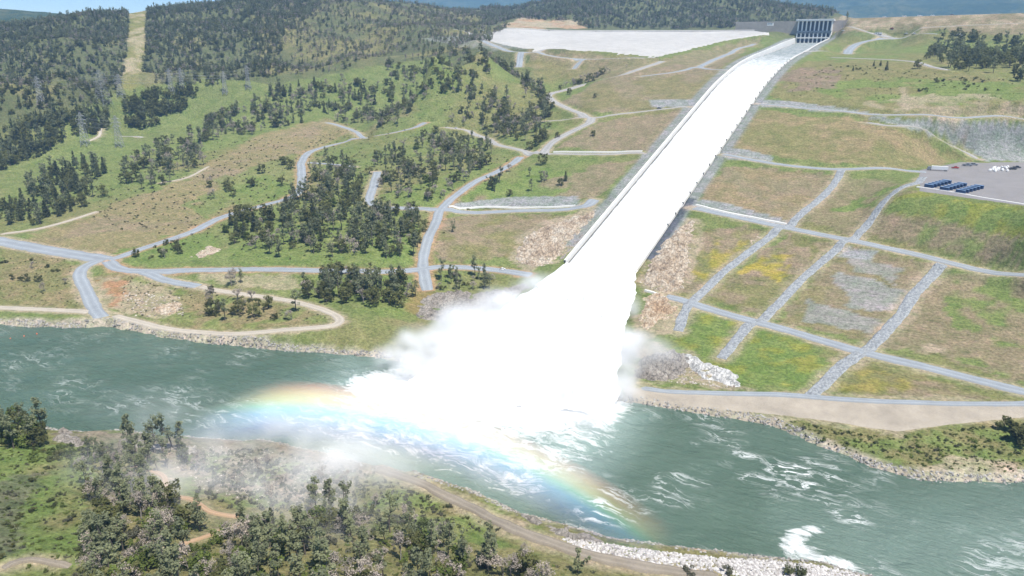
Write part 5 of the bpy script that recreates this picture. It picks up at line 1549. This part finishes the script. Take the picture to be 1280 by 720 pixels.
def instanced(name, ids):
    V = np.array([(TREES[i][0], TREES[i][1], TREES[i][2] - .15) for i in ids], np.float32)
    me = bpy.data.meshes.new(name)
    me.vertices.add(len(V)); me.vertices.foreach_set('co', V.ravel())
    for an, vals, ty in (('kind_index', [TREES[i][3] for i in ids], 'INT'), ('plant_scale', [TREES[i][4] for i in ids], 'FLOAT'), ('plant_turn', [TREES[i][5] for i in ids], 'FLOAT')):
        a = me.attributes.new(an, ty, 'POINT')
        a.data.foreach_set('value', np.array(vals, np.int32 if ty == 'INT' else np.float32))
    o = obj(name, me)
    ng = bpy.data.node_groups.new(name + '_planting', 'GeometryNodeTree')
    ng.interface.new_socket('Geometry', in_out='INPUT', socket_type='NodeSocketGeometry')
    ng.interface.new_socket('Geometry', in_out='OUTPUT', socket_type='NodeSocketGeometry')
    N = ng.nodes.new
    gi, go = N('NodeGroupInput'), N('NodeGroupOutput')
    ci = N('GeometryNodeCollectionInfo'); ci.inputs['Collection'].default_value = protos
    ci.inputs['Separate Children'].default_value = True; ci.inputs['Reset Children'].default_value = True
    iop = N('GeometryNodeInstanceOnPoints'); iop.inputs['Pick Instance'].default_value = True
    def attr(nm, ty):
        a = N('GeometryNodeInputNamedAttribute'); a.data_type = ty; a.inputs['Name'].default_value = nm
        return a.outputs['Attribute']
    L = ng.links.new
    L(gi.outputs[0], iop.inputs['Points']); L(ci.outputs[0], iop.inputs['Instance']); L(attr('kind_index', 'INT'), iop.inputs['Instance Index'])
    L(attr('plant_scale', 'FLOAT'), iop.inputs['Scale'])
    cx = N('ShaderNodeCombineXYZ'); L(attr('plant_turn', 'FLOAT'), cx.inputs['Z'])
    L(cx.outputs[0], iop.inputs['Rotation']); L(iop.outputs[0], go.inputs[0])
    md = o.modifiers.new('planting', 'NODES'); md.node_group = ng
    return tag(o, kind='stuff')
rest = [i for i in range(len(TREES)) if i not in indiv]
instanced('woodland', [i for i in rest if not is_bush[i]])
# low scrub and tussocks
for ph, poly, n, mix, s0, s1 in (('', [(-20, 560), (110, 560), (240, 640), (330, 660), (640, 700), (760, 719), (760, 760), (-40, 760)], 1300, {'scrub': 3, 'greybush': 2, 'greenbush': 5}, .12, .36),
                                 ('', [(200, 565), (330, 560), (470, 592), (640, 665), (520, 660), (330, 640)], 900, {'scrub': 3, 'greybush': 4}, .15, .5),
                                 ('', [(940, 520), (1110, 546), (1280, 528), (1280, 594), (1160, 588), (1050, 562)], 500, {'scrub': 3, 'greenbush': 3}, .12, .32),
                                 ('', [(0, 310), (110, 330), (100, 385), (0, 380)], 150, {'scrub': 3}, .15, .35), ('', [(150, 345), (250, 362), (420, 395), (400, 406), (150, 392)], 260, {'scrub': 3, 'greybush': 2}, .15, .4),
                                 ('', [(0, 250), (300, 170), (560, 100), (640, 200), (540, 330), (300, 330)], 1500, {'scrub': 3, 'greybush': 3, 'darkbush': 1}, .2, .6),
                                 ('', [(960, 120), (1040, 80), (1280, 105), (1280, 145)], 220, {'scrub': 2, 'darkbush': 1}, .2, .5)):
    plant(poly, n, mix, ph, s0, s1, len(TREES), roads=True)
instanced('scrub', [i for i in rest if is_bush[i]] + list(range(len(is_bush), len(TREES))))

# ================================================================== POWER LINE
M_GALV = simple('galvanised_steel', (.30, .31, .32), .5, .1, 1, metallic=.3)
TOPS = {}
def pylon(key, px_, ytop, ybase, label, wide=1.0, rz=.5):
    p = ground(px_, ybase)
    dist = float(np.linalg.norm(p[:2] - CAM[:2]))
    h = float(np.clip((ybase - ytop) * dist / FPX * 1.04, 22, 52))
    e = empty('transmission_tower', (p[0], p[1], float(H(p[0], p[1]))), rz)
    b = h * .105 * wide
    t0 = .24
    legs = []
    def w_(z):
        f_ = z / h
        return b * (1 - f_) + h * .018 if f_ < .62 else (b * .38 + h * .018) * (1 - (f_ - .62) * 1.9) + .3
    lv = [0, .14, .27, .39, .5, .6, .7, .8, .9, 1.0]
    for sx in (-1, 1):
        for sy in (-1, 1):
            mb = MB()
            for a, c in zip(lv[:-1], lv[1:]):
                mb.bar((sx * w_(a * h), sy * w_(a * h), a * h - (.6 if a == 0 else 0)), (sx * w_(c * h), sy * w_(c * h), c * h), t0 * (1.1 - .6 * a))
            mb.build('leg', M_GALV, e)
    mb = MB()
    for a, c in zip(lv[:-1], lv[1:]):
        za, zc_ = a * h, c * h
        A, B = w_(za), w_(zc_)
        for s in (-1, 1):
            for (p0, p1) in (((-A, s * A, za), (B, s * B, zc_)), ((A, s * A, za), (-B, s * B, zc_)), ((s * A, -A, za), (s * B, B, zc_)), ((s * A, A, za), (s * B, -B, zc_))):
                mb.bar(p0, p1, .10)
            mb.bar((-B, s * B, zc_), (B, s * B, zc_), .13); mb.bar((s * B, -B, zc_), (s * B, B, zc_), .13)
    mb.build('bracing', M_GALV, e)
    for zf, ln in ((.66, .17), (.78, .2), (.9, .15)):
        mb = MB()
        z_, L_ = zf * h, ln * h * wide
        for s in (-1, 1):
            for yy in (-.7, .7):
                mb.bar((s * w_(z_), yy, z_), (s * L_, 0, z_ + .3), .16)
                mb.bar((s * w_(z_), yy, z_ + h * .035), (s * L_, 0, z_ + .3), .12)
            mb.bar((s * L_, 0, z_ + .3), (s * L_, 0, z_ - 2.2), .22, 6)
        mb.build('cross_arm', M_GALV, e)
    TOPS[key] = (e, h, [(s * ln * h * wide, 0, zf * h - 2.2) for zf, ln in ((.66, .17), (.78, .2), (.9, .15)) for s in (-1, 1)])
    tag(e, label, 'tower', 'lattice power line towers on the wooded hills')
pylon('a', 52, 104, 131, 'slim lattice tower standing furthest left above the woods', .8)
pylon('b', 130, 97, 131, 'broadest lattice tower beside the cleared power line strip', 1.5, .2)
pylon('c', 152, 99, 122, 'pale lattice tower at the foot of the cleared hillside strip', 1.2)
pylon('d', 215, 92, 118, 'left one of two close lattice towers behind the dark thicket', .8)
pylon('e', 229, 91, 117, 'right one of two close lattice towers behind the dark thicket', .8)
pylon('f', 107, 149, 182, 'faint lattice tower in front of the wood on the green slope', .8)
pylon('g', 150, 152, 184, 'faint lattice tower on the meadow below the dark thicket', .8)
pylon('h', 282, 94, 118, 'lattice tower on the upper meadow under the forest edge', .8)
pylon('i', 311, 87, 112, 'lattice tower furthest right at the forest edge', .8)
bpy.context.view_layer.update()
for a, b in (('a', 'b'), ('b', 'd'), ('d', 'h'), ('c', 'e'), ('e', 'i'), ('f', 'g')):
    ea, ha, la = TOPS[a]; eb, hb, lb = TOPS[b]
    mb = MB()
    for p0, p1 in zip(la, lb):
        A, B = ea.matrix_world @ Vector(p0), eb.matrix_world @ Vector(p1)
        sag = (B - A).length * .025
        q = [A.lerp(B, t) - Vector((0, 0, 4 * sag * t * (1 - t))) for t in np.linspace(0, 1, 9)]
        for u_, v_ in zip(q[:-1], q[1:]): mb.bar(u_, v_, .055, 3)
    o = mb.build('power_cables', M_GALV)
    nm = {'a': 'leftmost slim tower', 'b': 'broadest tower', 'd': 'left tower behind the thicket', 'c': 'pale tower', 'e': 'right tower behind the thicket', 'f': 'tower on the green slope'}[a]
    tag(o, 'span of thin grey cables running right from the ' + nm, 'cables', 'cable spans of the power line')

# ================================================================== YARD
M_BLUE = simple('blue_container_paint', (.035, .075, .17), .5, .15, .8, spec=.4)
M_BLUEROOF = simple('blue_container_roof', (.16, .25, .40), .6, .12, .8)
M_WHITEP = simple('white_paint', (.78, .78, .77), .45, .05, .8, spec=.45)
M_GLASS = simple('dark_window', (.02, .022, .028), .15, .1, 1, spec=.6)
M_TYRE = simple('tyre_rubber', (.02, .02, .02), .9, .1, 4)
M_REDP = simple('red_paint', (.42, .06, .045), .5, .1, 1)
M_GREYP = simple('grey_paint', (.22, .24, .27), .45, .1, 1, spec=.45)
YZ = YARD_Z + .36
def container_meshes():
    b = MB(); b.box(-3.05, 3.05, -1.22, 1.22, .15, 2.5)
    for k in range(15):
        x = -2.8 + k * .4
        b.box(x, x + .2, -1.26, 1.26, .3, 2.4)
    r_ = MB(); r_.box(-3.08, 3.08, -1.25, 1.25, 2.5, 2.62)
    d = MB(); d.box(3.06, 3.12, -1.15, -.02, .25, 2.45); d.box(3.06, 3.12, .02, 1.15, .25, 2.45)
    for y in (-.8, -.3, .3, .8): d.bar((3.16, y, .3), (3.16, y, 2.4), .03)
    f_ = MB()
    for x in (-2.95, 2.95):
        for y in (-1.12, 1.12): f_.box(x - .12, x + .12, y - .12, y + .12, 0, .15)
    out = []
    for nm, q, mt in (('body', b, M_BLUE), ('roof', r_, M_BLUEROOF), ('door', d, M_BLUE), ('corner_feet', f_, M_DARK)):
        me_ = q.mesh(nm); me_.materials.append(mt); out.append((nm, me_))
    return out
CM = container_meshes()
rowname = ('left', 'middle', 'right')
for rk, (x0, y0, x1, y1) in enumerate(((1161, 234.5, 1183, 229.0), (1180.5, 238, 1202, 232.5), (1200.5, 241.5, 1223, 235.5))):
    A, B = at_z(x0, y0, YZ), at_z(x1, y1, YZ)
    dr = (B - A)[:2]; ang_ = math.atan2(dr[1], dr[0]) - math.pi / 2
    L_ = np.linalg.norm(dr)
    for k in range(6):
        t = k / 5
        P = A[:2] + dr * (t * max(1, 20.5 / L_) if L_ < 20.5 else t)
        e = empty('shipping_container', (P[0], P[1], YZ), ang_)
        for nm, me_ in CM:
            o = bpy.data.objects.new(nm, me_); COL.objects.link(o); o.parent = e
        pos = ('frontmost', 'second', 'third', 'fourth', 'fifth', 'rearmost')[k]
        tag(e, pos + ' blue shipping container of the ' + rowname[rk] + ' row in the yard', 'container', 'blue containers in three rows on the yard')

def wheel_set(e, xs, y, r_, w_=.25):
    for x in xs:
        for s in (-1, 1):
            mb = MB(); mb.bar((x, s * y - w_ / 2, r_), (x, s * y + w_ / 2, r_), r_, 12)
            wo = mb.build('wheel', M_TYRE, e)
            mb = MB(); mb.bar((x, s * (y + w_ / 2 + .01) - .02, r_), (x, s * (y + w_ / 2 + .01) + .02, r_), r_ * .55, 10)
            mb.build('rim', M_GALV, wo)
def car(px_, py_, rz, mat, label, pickup=False, grp='vehicles parked along the tracks', sc=1.0, z=None, dist=None):
    p = ground(px_, py_) if z is None else at_z(px_, py_, z)
    if dist: p = np.array([(px_ - 1043) * 1.25 + 22, 961.0, 0.0])
    zz = float(H(p[0], p[1])) + .35 if z is None else z
    e = empty('pickup_truck' if pickup else 'parked_car', (p[0], p[1], zz), rz)
    e.scale = (sc,) * 3
    body = [(-2.5, .35), (-2.55, .9), (-1.9, 1.02), (2.2, 1.0), (2.5, .85), (2.55, .4)]
    mb = MB(); mb.prism(body, -.92, .92); mb.build('body', mat, e)
    cab = [(-.7, 1.0), (-.55, 1.72), (.75, 1.72), (1.35, 1.0)] if pickup else [(-2.1, 1.0), (-1.6, 1.6), (.6, 1.62), (1.35, 1.0)]
    mb = MB(); mb.prism(cab, -.8, .8); mb.build('cabin', mat, e)
    mb = MB()
    x0, x1 = cab[1][0] + .08, cab[2][0] - .02
    for s in (-1, 1): mb.box(x0, x1, s * .82 - .02, s * .82 + .02, 1.1, 1.55)
    mb.add([(cab[2][0] + .05, -.7, 1.64), (cab[2][0] + .05, .7, 1.64), (cab[3][0] + .03, .7, 1.08), (cab[3][0] + .03, -.7, 1.08)], [(0, 1, 2, 3)])
    mb.build('window', M_GLASS, e)
    if pickup:
        mb = MB(); mb.box(-2.4, -.8, -.75, .75, 1.0, 1.06); mb.build('load_bed', M_DARK, e)
    wheel_set(e, (-1.55, 1.55), .85, .38)
    tag(e, label, 'truck' if pickup else 'car', grp)
# white box trailer with its dark tractor
p = at_z(1174, 213.5, YZ)
e = empty('semi_trailer', (p[0], p[1], YZ), math.radians(4))
mb = MB(); mb.box(-6.2, 6.2, -1.3, 1.3, 1.1, 4.0); mb.build('box_body', M_WHITEP, e)
mb = MB(); mb.box(-6.3, 6.3, -.5, .5, .85, 1.1); mb.build('chassis', M_DARK, e)
mb = MB(); mb.prism([(-9.4, .6), (-9.4, 2.2), (-8.6, 3.3), (-6.7, 3.4), (-6.7, .6)], -1.2, 1.2); mb.build('cab', M_GREYP, e)
mb = MB(); mb.box(-9.2, -8.75, -1.1, 1.1, 2.25, 3.0); mb.build('windscreen', M_GLASS, e)
wheel_set(e, (-8.6, -6.8, 4.0, 5.3), 1.05, .5, .4)
tag(e, 'white box trailer with a dark cab behind the blue containers', 'truck')
car(1194, 210.5, .3, M_REDP, 'low red flatbed truck right of the white box trailer', True, 'vehicles in the yard', 1.15, YZ)
car(1209, 207.5, .2, M_GREYP, 'grey truck parked near the foot of the slope in the yard', True, 'vehicles in the yard', 1.5, YZ)
car(1217, 206.5, .1, M_GREYP, 'second grey truck right beside the first in the yard', False, 'vehicles in the yard', 1.3, YZ)
car(1266, 212, .4, M_DARK, 'dark vehicle right of the white bags in the yard', False, 'vehicles in the yard', 1.2, YZ)
car(1271, 210, .2, M_DARK, 'second dark vehicle furthest right in the yard', True, 'vehicles in the yard', 1.2, YZ)
# white bulk bags
bagm = []
for k in range(3):
    V, F_ = BOULD[k]
    me_ = mesh_arrays('bulk_bag', np.sign(V) * np.abs(V) ** .6 * np.array([1.3, 1.3, 1.5]) + np.array([0, 0, .9]), F_)
    me_.materials.append(M_WHITEP); bagm.append(me_)
for k in range(26):
    x_, y_ = 1232 + 28 * random.random(), 209.5 + 5.5 * random.random()
    p = at_z(x_, y_, YZ)
    o = bpy.data.objects.new('bulk_bag', bagm[k % 3]); COL.objects.link(o)
    o.location = (p[0], p[1], YZ); o.rotation_euler = (0, 0, random.uniform(0, 3)); o.scale = (random.uniform(.7, 1.15),) * 3
    tag(o, 'white bulk bag in the loose heap on the far side of the yard', 'bag', 'white bulk bags heaped in the yard')
# vehicles elsewhere
car(1109, 27, .1, M_WHITEP, 'leftmost white car on the dam crest', False, 'white cars along the dam crest', 1.2, dist=1)
car(1133, 27, .1, M_WHITEP, 'white van second from left on the dam crest', False, 'white cars along the dam crest', 1.4, dist=1)
car(1151, 27, .1, M_WHITEP, 'white van third from left on the dam crest', False, 'white cars along the dam crest', 1.4, dist=1)
car(1166, 27, .1, M_WHITEP, 'white car fourth from left on the dam crest', False, 'white cars along the dam crest', 1.2, dist=1)
car(1188, 27, .1, M_GREYP, 'dark car furthest right on the dam crest', False, 'white cars along the dam crest', 1.2, dist=1)
car(1133, 42.5, .2, M_WHITEP, 'left white car of the pair on the track under the dam', True)
car(1143, 42.5, .2, M_WHITEP, 'right white car of the pair on the track under the dam', False)
car(1199, 44, .2, M_WHITEP, 'white truck above the dark grove', True, sc=1.4)
car(1204, 45, .2, M_WHITEP, 'white van at the right above the dark grove', False, sc=1.3)
car(1054, 39, 0, M_WHITEP, 'white car just right of the gate structure', False)
car(1115, 36, 0, M_REDP, 'orange red vehicle below the dam crest', True)
car(570, 161, -.6, M_WHITEP, 'white car on the gravel road above the inner grove', False)
car(628, 338, 1.2, M_WHITEP, 'white pickup on the bench road left of the falling water', True)
car(824, 136, .2, M_GREYP, 'dark car on the road next to the upper chute wall', False)
car(604, 39, .3, M_WHITEP, 'white vehicle at the left end of the emergency spillway', False)
car(596, 41, .3, M_GREYP, 'grey vehicle at the left end of the emergency spillway', False)
# white site hut
p = ground(1098, 43)
e = empty('site_hut', (p[0], p[1], float(H(p[0], p[1]))))
mb = MB(); mb.box(-5, 5, -1.6, 1.6, .3, 3.0); mb.build('wall', M_WHITEP, e)
mb = MB(); mb.prism([(-5.2, 3.0), (-5.2, 3.2), (5.2, 3.2), (5.2, 3.0)], -1.8, 1.8); mb.build('roof', M_CONCW, e)
mb = MB(); mb.box(-.5, .5, -1.66, -1.6, .35, 2.4); mb.build('door', M_GREYP, e)
mb = MB(); mb.box(-3.6, -2.2, -1.66, -1.6, 1.2, 2.3); mb.build('window', M_GLASS, e)
tag(e, 'small white site hut on the grass below the dam crest', 'hut')
p = at_dist(964, 27.5, 1430)
e = empty('control_building', (p[0], p[1] - 6, 207))
mb = MB(); mb.box(-5, 5, -3, 3, -1, 3.4); mb.build('wall', M_WHITEP, e)
mb = MB(); mb.box(-5.4, 5.4, -3.4, 3.4, 3.4, 3.8); mb.build('roof', M_CONCW, e)
for x in (-3, 0, 3):
    mb = MB(); mb.box(x - .7, x + .7, -3.08, -3.0, 1, 2.4); mb.build('window', M_GLASS, e)
tag(e, 'small white building on the wall left of the gates', 'building')
# buoys
M_ORANGE = simple('orange_plastic', (.75, .16, .06), .5, .1, 2)
for x_, y_, ph in ((13, 423, 'leftmost'), (30, 420, 'middle'), (46, 417, 'rightmost')):
    p = at_z(x_, y_, .2)
    e = empty('buoy', (p[0], p[1], .1)); e.scale = (.6, .6, .6)
    mb = MB(); mb.bar((0, 0, -.4), (0, 0, .35), .75, 10); mb.bar((0, 0, .35), (0, 0, .8), .6, 10, .25); mb.build('float', M_ORANGE, e)
    mb = MB(); mb.bar((0, 0, .8), (0, 0, 1.5), .06, 5); mb.build('mast', M_DARK, e)
    tag(e, ph + ' small orange buoy afloat by the far bank upstream', 'buoy', 'orange buoys on the river')

# ================================================================== SPRAY MIST AND ITS RAINBOW
def vol_material(name, density_attr, color=(.97, .985, 1, 1), scale=1.0, aniso=0.0):
    m = bpy.data.materials.new(name)
    m.use_nodes = True
    t = m.node_tree
    t.nodes.remove(t.nodes['Principled BSDF'])
    vs_ = t.nodes.new('ShaderNodeVolumeScatter')
    vs_.inputs['Color'].default_value = color
    vs_.inputs['Anisotropy'].default_value = aniso
    at_ = t.nodes.new('ShaderNodeAttribute'); at_.attribute_name = density_attr
    mu = t.nodes.new('ShaderNodeMath'); mu.operation = 'MULTIPLY'; mu.inputs[1].default_value = scale
    t.links.new(at_.outputs['Fac'], mu.inputs[0]); t.links.new(mu.outputs[0], vs_.inputs['Density'])
    t.links.new(vs_.outputs[0], t.nodes['Material Output'].inputs['Volume'])
    return m
PUFF = [  # px, py, z, radii (x, y, z), density
 (610, 450, 10, (48, 34, 24), .10), (680, 462, 10, (46, 34, 24), .10), (545, 455, 8, (36, 26, 18), .09), (740, 450, 12, (32, 32, 26), .10), (640, 405, 16, (46, 32, 20), .08),
 (595, 405, 14, (30, 24, 16), .06), (803, 432, 12, (16, 14, 13), .11), (690, 505, 6, (44, 26, 16), .055), (610, 502, 5, (44, 24, 14), .05),
 (490, 492, 5, (38, 22, 11), .03), (400, 560, 8, (50, 30, 15), .030), (450, 592, 8, (36, 24, 15), .032), (330, 565, 9, (66, 36, 16), .020), (520, 556, 6, (60, 30, 13), .012), (640, 585, 5, (60, 30, 12), .008), (200, 525, 6, (60, 34, 12), .007),
 (300, 620, 14, (66, 36, 18), .016), (180, 600, 16, (56, 34, 16), .012), (420, 640, 12, (52, 28, 15), .013), (822, 446, 12, (17, 15, 12), .030), (715, 362, 24, (44, 26, 12), .05), (665, 358, 20, (18, 16, 11), .10), (625, 378, 20, (22, 18, 13), .12),
 (578, 404, 18, (24, 18, 14), .12), (536, 430, 12, (25, 20, 14), .12), (498, 456, 8, (24, 19, 13), .10), (570, 482, 6, (42, 24, 14), .07), (750, 495, 8, (26, 22, 18), .08),
 (788, 385, 16, (9, 14, 12), .11), (787, 425, 14, (11, 15, 13), .12), (783, 462, 9, (12, 15, 14), .12), (776, 492, 5, (14, 12, 11), .09)]
cen_ = [(at_z(a, b, c), r_, d_) for a, b, c, r_, d_ in PUFF]
lo = np.min([c - np.array(r_) for c, r_, d_ in cen_], 0); hi = np.max([c + np.array(r_) for c, r_, d_ in cen_], 0)
lo[2] = -1.5
ng = bpy.data.node_groups.new('mist_cloud', 'GeometryNodeTree')
ng.interface.new_socket('Geometry', in_out='INPUT', socket_type='NodeSocketGeometry')
ng.interface.new_socket('Geometry', in_out='OUTPUT', socket_type='NodeSocketGeometry')
N = ng.nodes.new; L = ng.links.new
gi, go = N('NodeGroupInput'), N('NodeGroupOutput')
pos = N('GeometryNodeInputPosition').outputs[0]
def vm(op, a, b=None):
    x = N('ShaderNodeVectorMath'); x.operation = op
    for i, v_ in enumerate((a, b)):
        if v_ is None: continue
        if hasattr(v_, 'is_output'): L(v_, x.inputs[i])
        else: x.inputs[i].default_value = v_
    return x.outputs['Value'] if op == 'LENGTH' else x.outputs[0]
def mm(op, a, b=0.0, clamp=False):
    x = N('ShaderNodeMath'); x.operation = op; x.use_clamp = clamp
    for i, v_ in enumerate((a, b)):
        if hasattr(v_, 'is_output'): L(v_, x.inputs[i])
        else: x.inputs[i].default_value = v_
    return x.outputs[0]
def nz(scale, detail, stretch=(1, 1, 1)):
    x = N('ShaderNodeTexNoise'); x.inputs['Scale'].default_value = scale; x.inputs['Detail'].default_value = detail; x.inputs['Roughness'].default_value = .6
    L(vm('MULTIPLY', pos, stretch), x.inputs['Vector'])
    return x
warpn = nz(.035, 3)
wpos = vm('ADD', pos, vm('MULTIPLY', vm('SUBTRACT', warpn.outputs['Color'], (.5, .5, .5)), (34, 34, 20)))
tot = None
for c, r_, d_ in cen_:
    ln = vm('LENGTH', vm('DIVIDE', vm('SUBTRACT', wpos, tuple(c)), tuple(r_)))
    g_ = mm('SUBTRACT', 1.0, ln, True)
    g_ = mm('MULTIPLY', mm('POWER', g_, 1.5), d_ * 1.5)
    tot = g_ if tot is None else mm('ADD', tot, g_)
n_ = nz(.055, 5, (1, 1, 1.3)).outputs[0]
mod = mm('MULTIPLY', mm('SUBTRACT', n_, .40, True), 6.0)
dens = mm('MULTIPLY', tot, mod)
vc = N('GeometryNodeVolumeCube')
L(dens, vc.inputs['Density'])
vc.inputs['Min'].default_value = tuple(lo); vc.inputs['Max'].default_value = tuple(hi)
vox = 2.6
for i, ax in enumerate(('X', 'Y', 'Z')): vc.inputs['Resolution ' + ax].default_value = int((hi[i] - lo[i]) / vox)
sm = N('GeometryNodeSetMaterial'); M_MIST = vol_material('spray_mist', 'density', aniso=-.42); sm.inputs['Material'].default_value = M_MIST
L(vc.outputs[0], sm.inputs['Geometry']); L(sm.outputs[0], go.inputs[0])
vd = bpy.data.volumes.new('mist')
mo = bpy.data.objects.new('mist', vd); COL.objects.link(mo)
vd.materials.append(M_MIST)
vd.render.step_size = 5.0
md = mo.modifiers.new('cloud', 'NODES'); md.node_group = ng
tag(mo, kind='stuff')

# rainbow: mist with the bow's light painted into its scatter colour, on the 42 degree cone about the shadow line of the sun
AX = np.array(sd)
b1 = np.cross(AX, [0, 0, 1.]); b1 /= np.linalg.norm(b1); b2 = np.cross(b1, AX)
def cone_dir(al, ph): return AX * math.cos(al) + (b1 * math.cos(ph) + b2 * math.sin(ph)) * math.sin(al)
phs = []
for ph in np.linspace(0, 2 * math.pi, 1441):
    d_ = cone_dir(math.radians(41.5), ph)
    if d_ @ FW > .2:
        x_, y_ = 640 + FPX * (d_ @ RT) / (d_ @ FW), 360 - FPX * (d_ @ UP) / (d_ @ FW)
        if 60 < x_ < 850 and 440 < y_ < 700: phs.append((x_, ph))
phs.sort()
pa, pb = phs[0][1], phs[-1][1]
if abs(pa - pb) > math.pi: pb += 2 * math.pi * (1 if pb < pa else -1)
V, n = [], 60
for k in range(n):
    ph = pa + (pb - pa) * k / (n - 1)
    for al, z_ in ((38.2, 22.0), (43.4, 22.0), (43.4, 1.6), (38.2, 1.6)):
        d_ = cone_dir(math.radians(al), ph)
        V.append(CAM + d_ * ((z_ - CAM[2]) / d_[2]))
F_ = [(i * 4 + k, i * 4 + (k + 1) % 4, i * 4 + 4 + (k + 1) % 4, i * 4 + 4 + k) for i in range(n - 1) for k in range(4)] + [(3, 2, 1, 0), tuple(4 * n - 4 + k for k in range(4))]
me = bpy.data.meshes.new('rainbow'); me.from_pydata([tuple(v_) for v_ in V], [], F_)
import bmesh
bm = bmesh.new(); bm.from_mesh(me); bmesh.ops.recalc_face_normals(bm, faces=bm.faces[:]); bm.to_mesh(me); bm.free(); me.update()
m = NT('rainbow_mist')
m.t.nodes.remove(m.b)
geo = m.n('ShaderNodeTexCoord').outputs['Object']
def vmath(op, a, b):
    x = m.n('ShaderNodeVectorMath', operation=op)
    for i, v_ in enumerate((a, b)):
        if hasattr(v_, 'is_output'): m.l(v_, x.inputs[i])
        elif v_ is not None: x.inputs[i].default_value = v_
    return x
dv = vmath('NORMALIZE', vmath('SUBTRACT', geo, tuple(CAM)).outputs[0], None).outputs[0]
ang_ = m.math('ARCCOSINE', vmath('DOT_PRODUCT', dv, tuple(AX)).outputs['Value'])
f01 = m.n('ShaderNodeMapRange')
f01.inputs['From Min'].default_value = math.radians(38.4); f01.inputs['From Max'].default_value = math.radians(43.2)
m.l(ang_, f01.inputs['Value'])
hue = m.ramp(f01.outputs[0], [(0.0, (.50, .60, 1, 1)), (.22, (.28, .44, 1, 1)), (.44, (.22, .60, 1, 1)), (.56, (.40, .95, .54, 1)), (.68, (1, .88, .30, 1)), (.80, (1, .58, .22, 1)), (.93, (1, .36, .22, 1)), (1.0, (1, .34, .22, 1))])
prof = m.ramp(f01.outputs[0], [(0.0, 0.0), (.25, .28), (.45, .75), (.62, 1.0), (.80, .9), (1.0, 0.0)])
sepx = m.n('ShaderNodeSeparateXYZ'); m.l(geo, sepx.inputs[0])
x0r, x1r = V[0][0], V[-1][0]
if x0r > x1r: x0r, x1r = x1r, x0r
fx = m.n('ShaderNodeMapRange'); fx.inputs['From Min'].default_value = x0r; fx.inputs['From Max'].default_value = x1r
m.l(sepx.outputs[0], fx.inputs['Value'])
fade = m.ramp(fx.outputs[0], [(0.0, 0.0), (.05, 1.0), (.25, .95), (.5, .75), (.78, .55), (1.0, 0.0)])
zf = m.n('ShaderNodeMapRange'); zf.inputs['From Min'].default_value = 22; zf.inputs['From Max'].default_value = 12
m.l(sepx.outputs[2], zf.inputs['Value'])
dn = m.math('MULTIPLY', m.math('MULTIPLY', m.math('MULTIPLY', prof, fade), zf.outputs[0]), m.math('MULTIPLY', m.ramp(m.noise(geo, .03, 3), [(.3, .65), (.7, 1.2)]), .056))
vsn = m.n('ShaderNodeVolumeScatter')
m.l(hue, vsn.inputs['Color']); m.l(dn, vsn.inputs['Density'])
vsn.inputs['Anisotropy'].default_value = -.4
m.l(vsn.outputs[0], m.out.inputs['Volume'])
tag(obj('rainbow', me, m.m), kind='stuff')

# ================================================================== AIR
mb = MB()
mb.box(-5600, 8200, -1300, 9000, -12, 760)
m = bpy.data.materials.new('air')
m.use_nodes = True
t = m.node_tree
t.nodes.remove(t.nodes['Principled BSDF'])
pv = t.nodes.new('ShaderNodeVolumePrincipled')
pv.inputs['Color'].default_value = (.34, .61, 1.0, 1)
pv.inputs['Density'].default_value = 0.000095
pv.inputs['Anisotropy'].default_value = 0.0
t.links.new(pv.outputs[0], t.nodes['Material Output'].inputs['Volume'])
tag(mb.build('haze', m), kind='stuff')
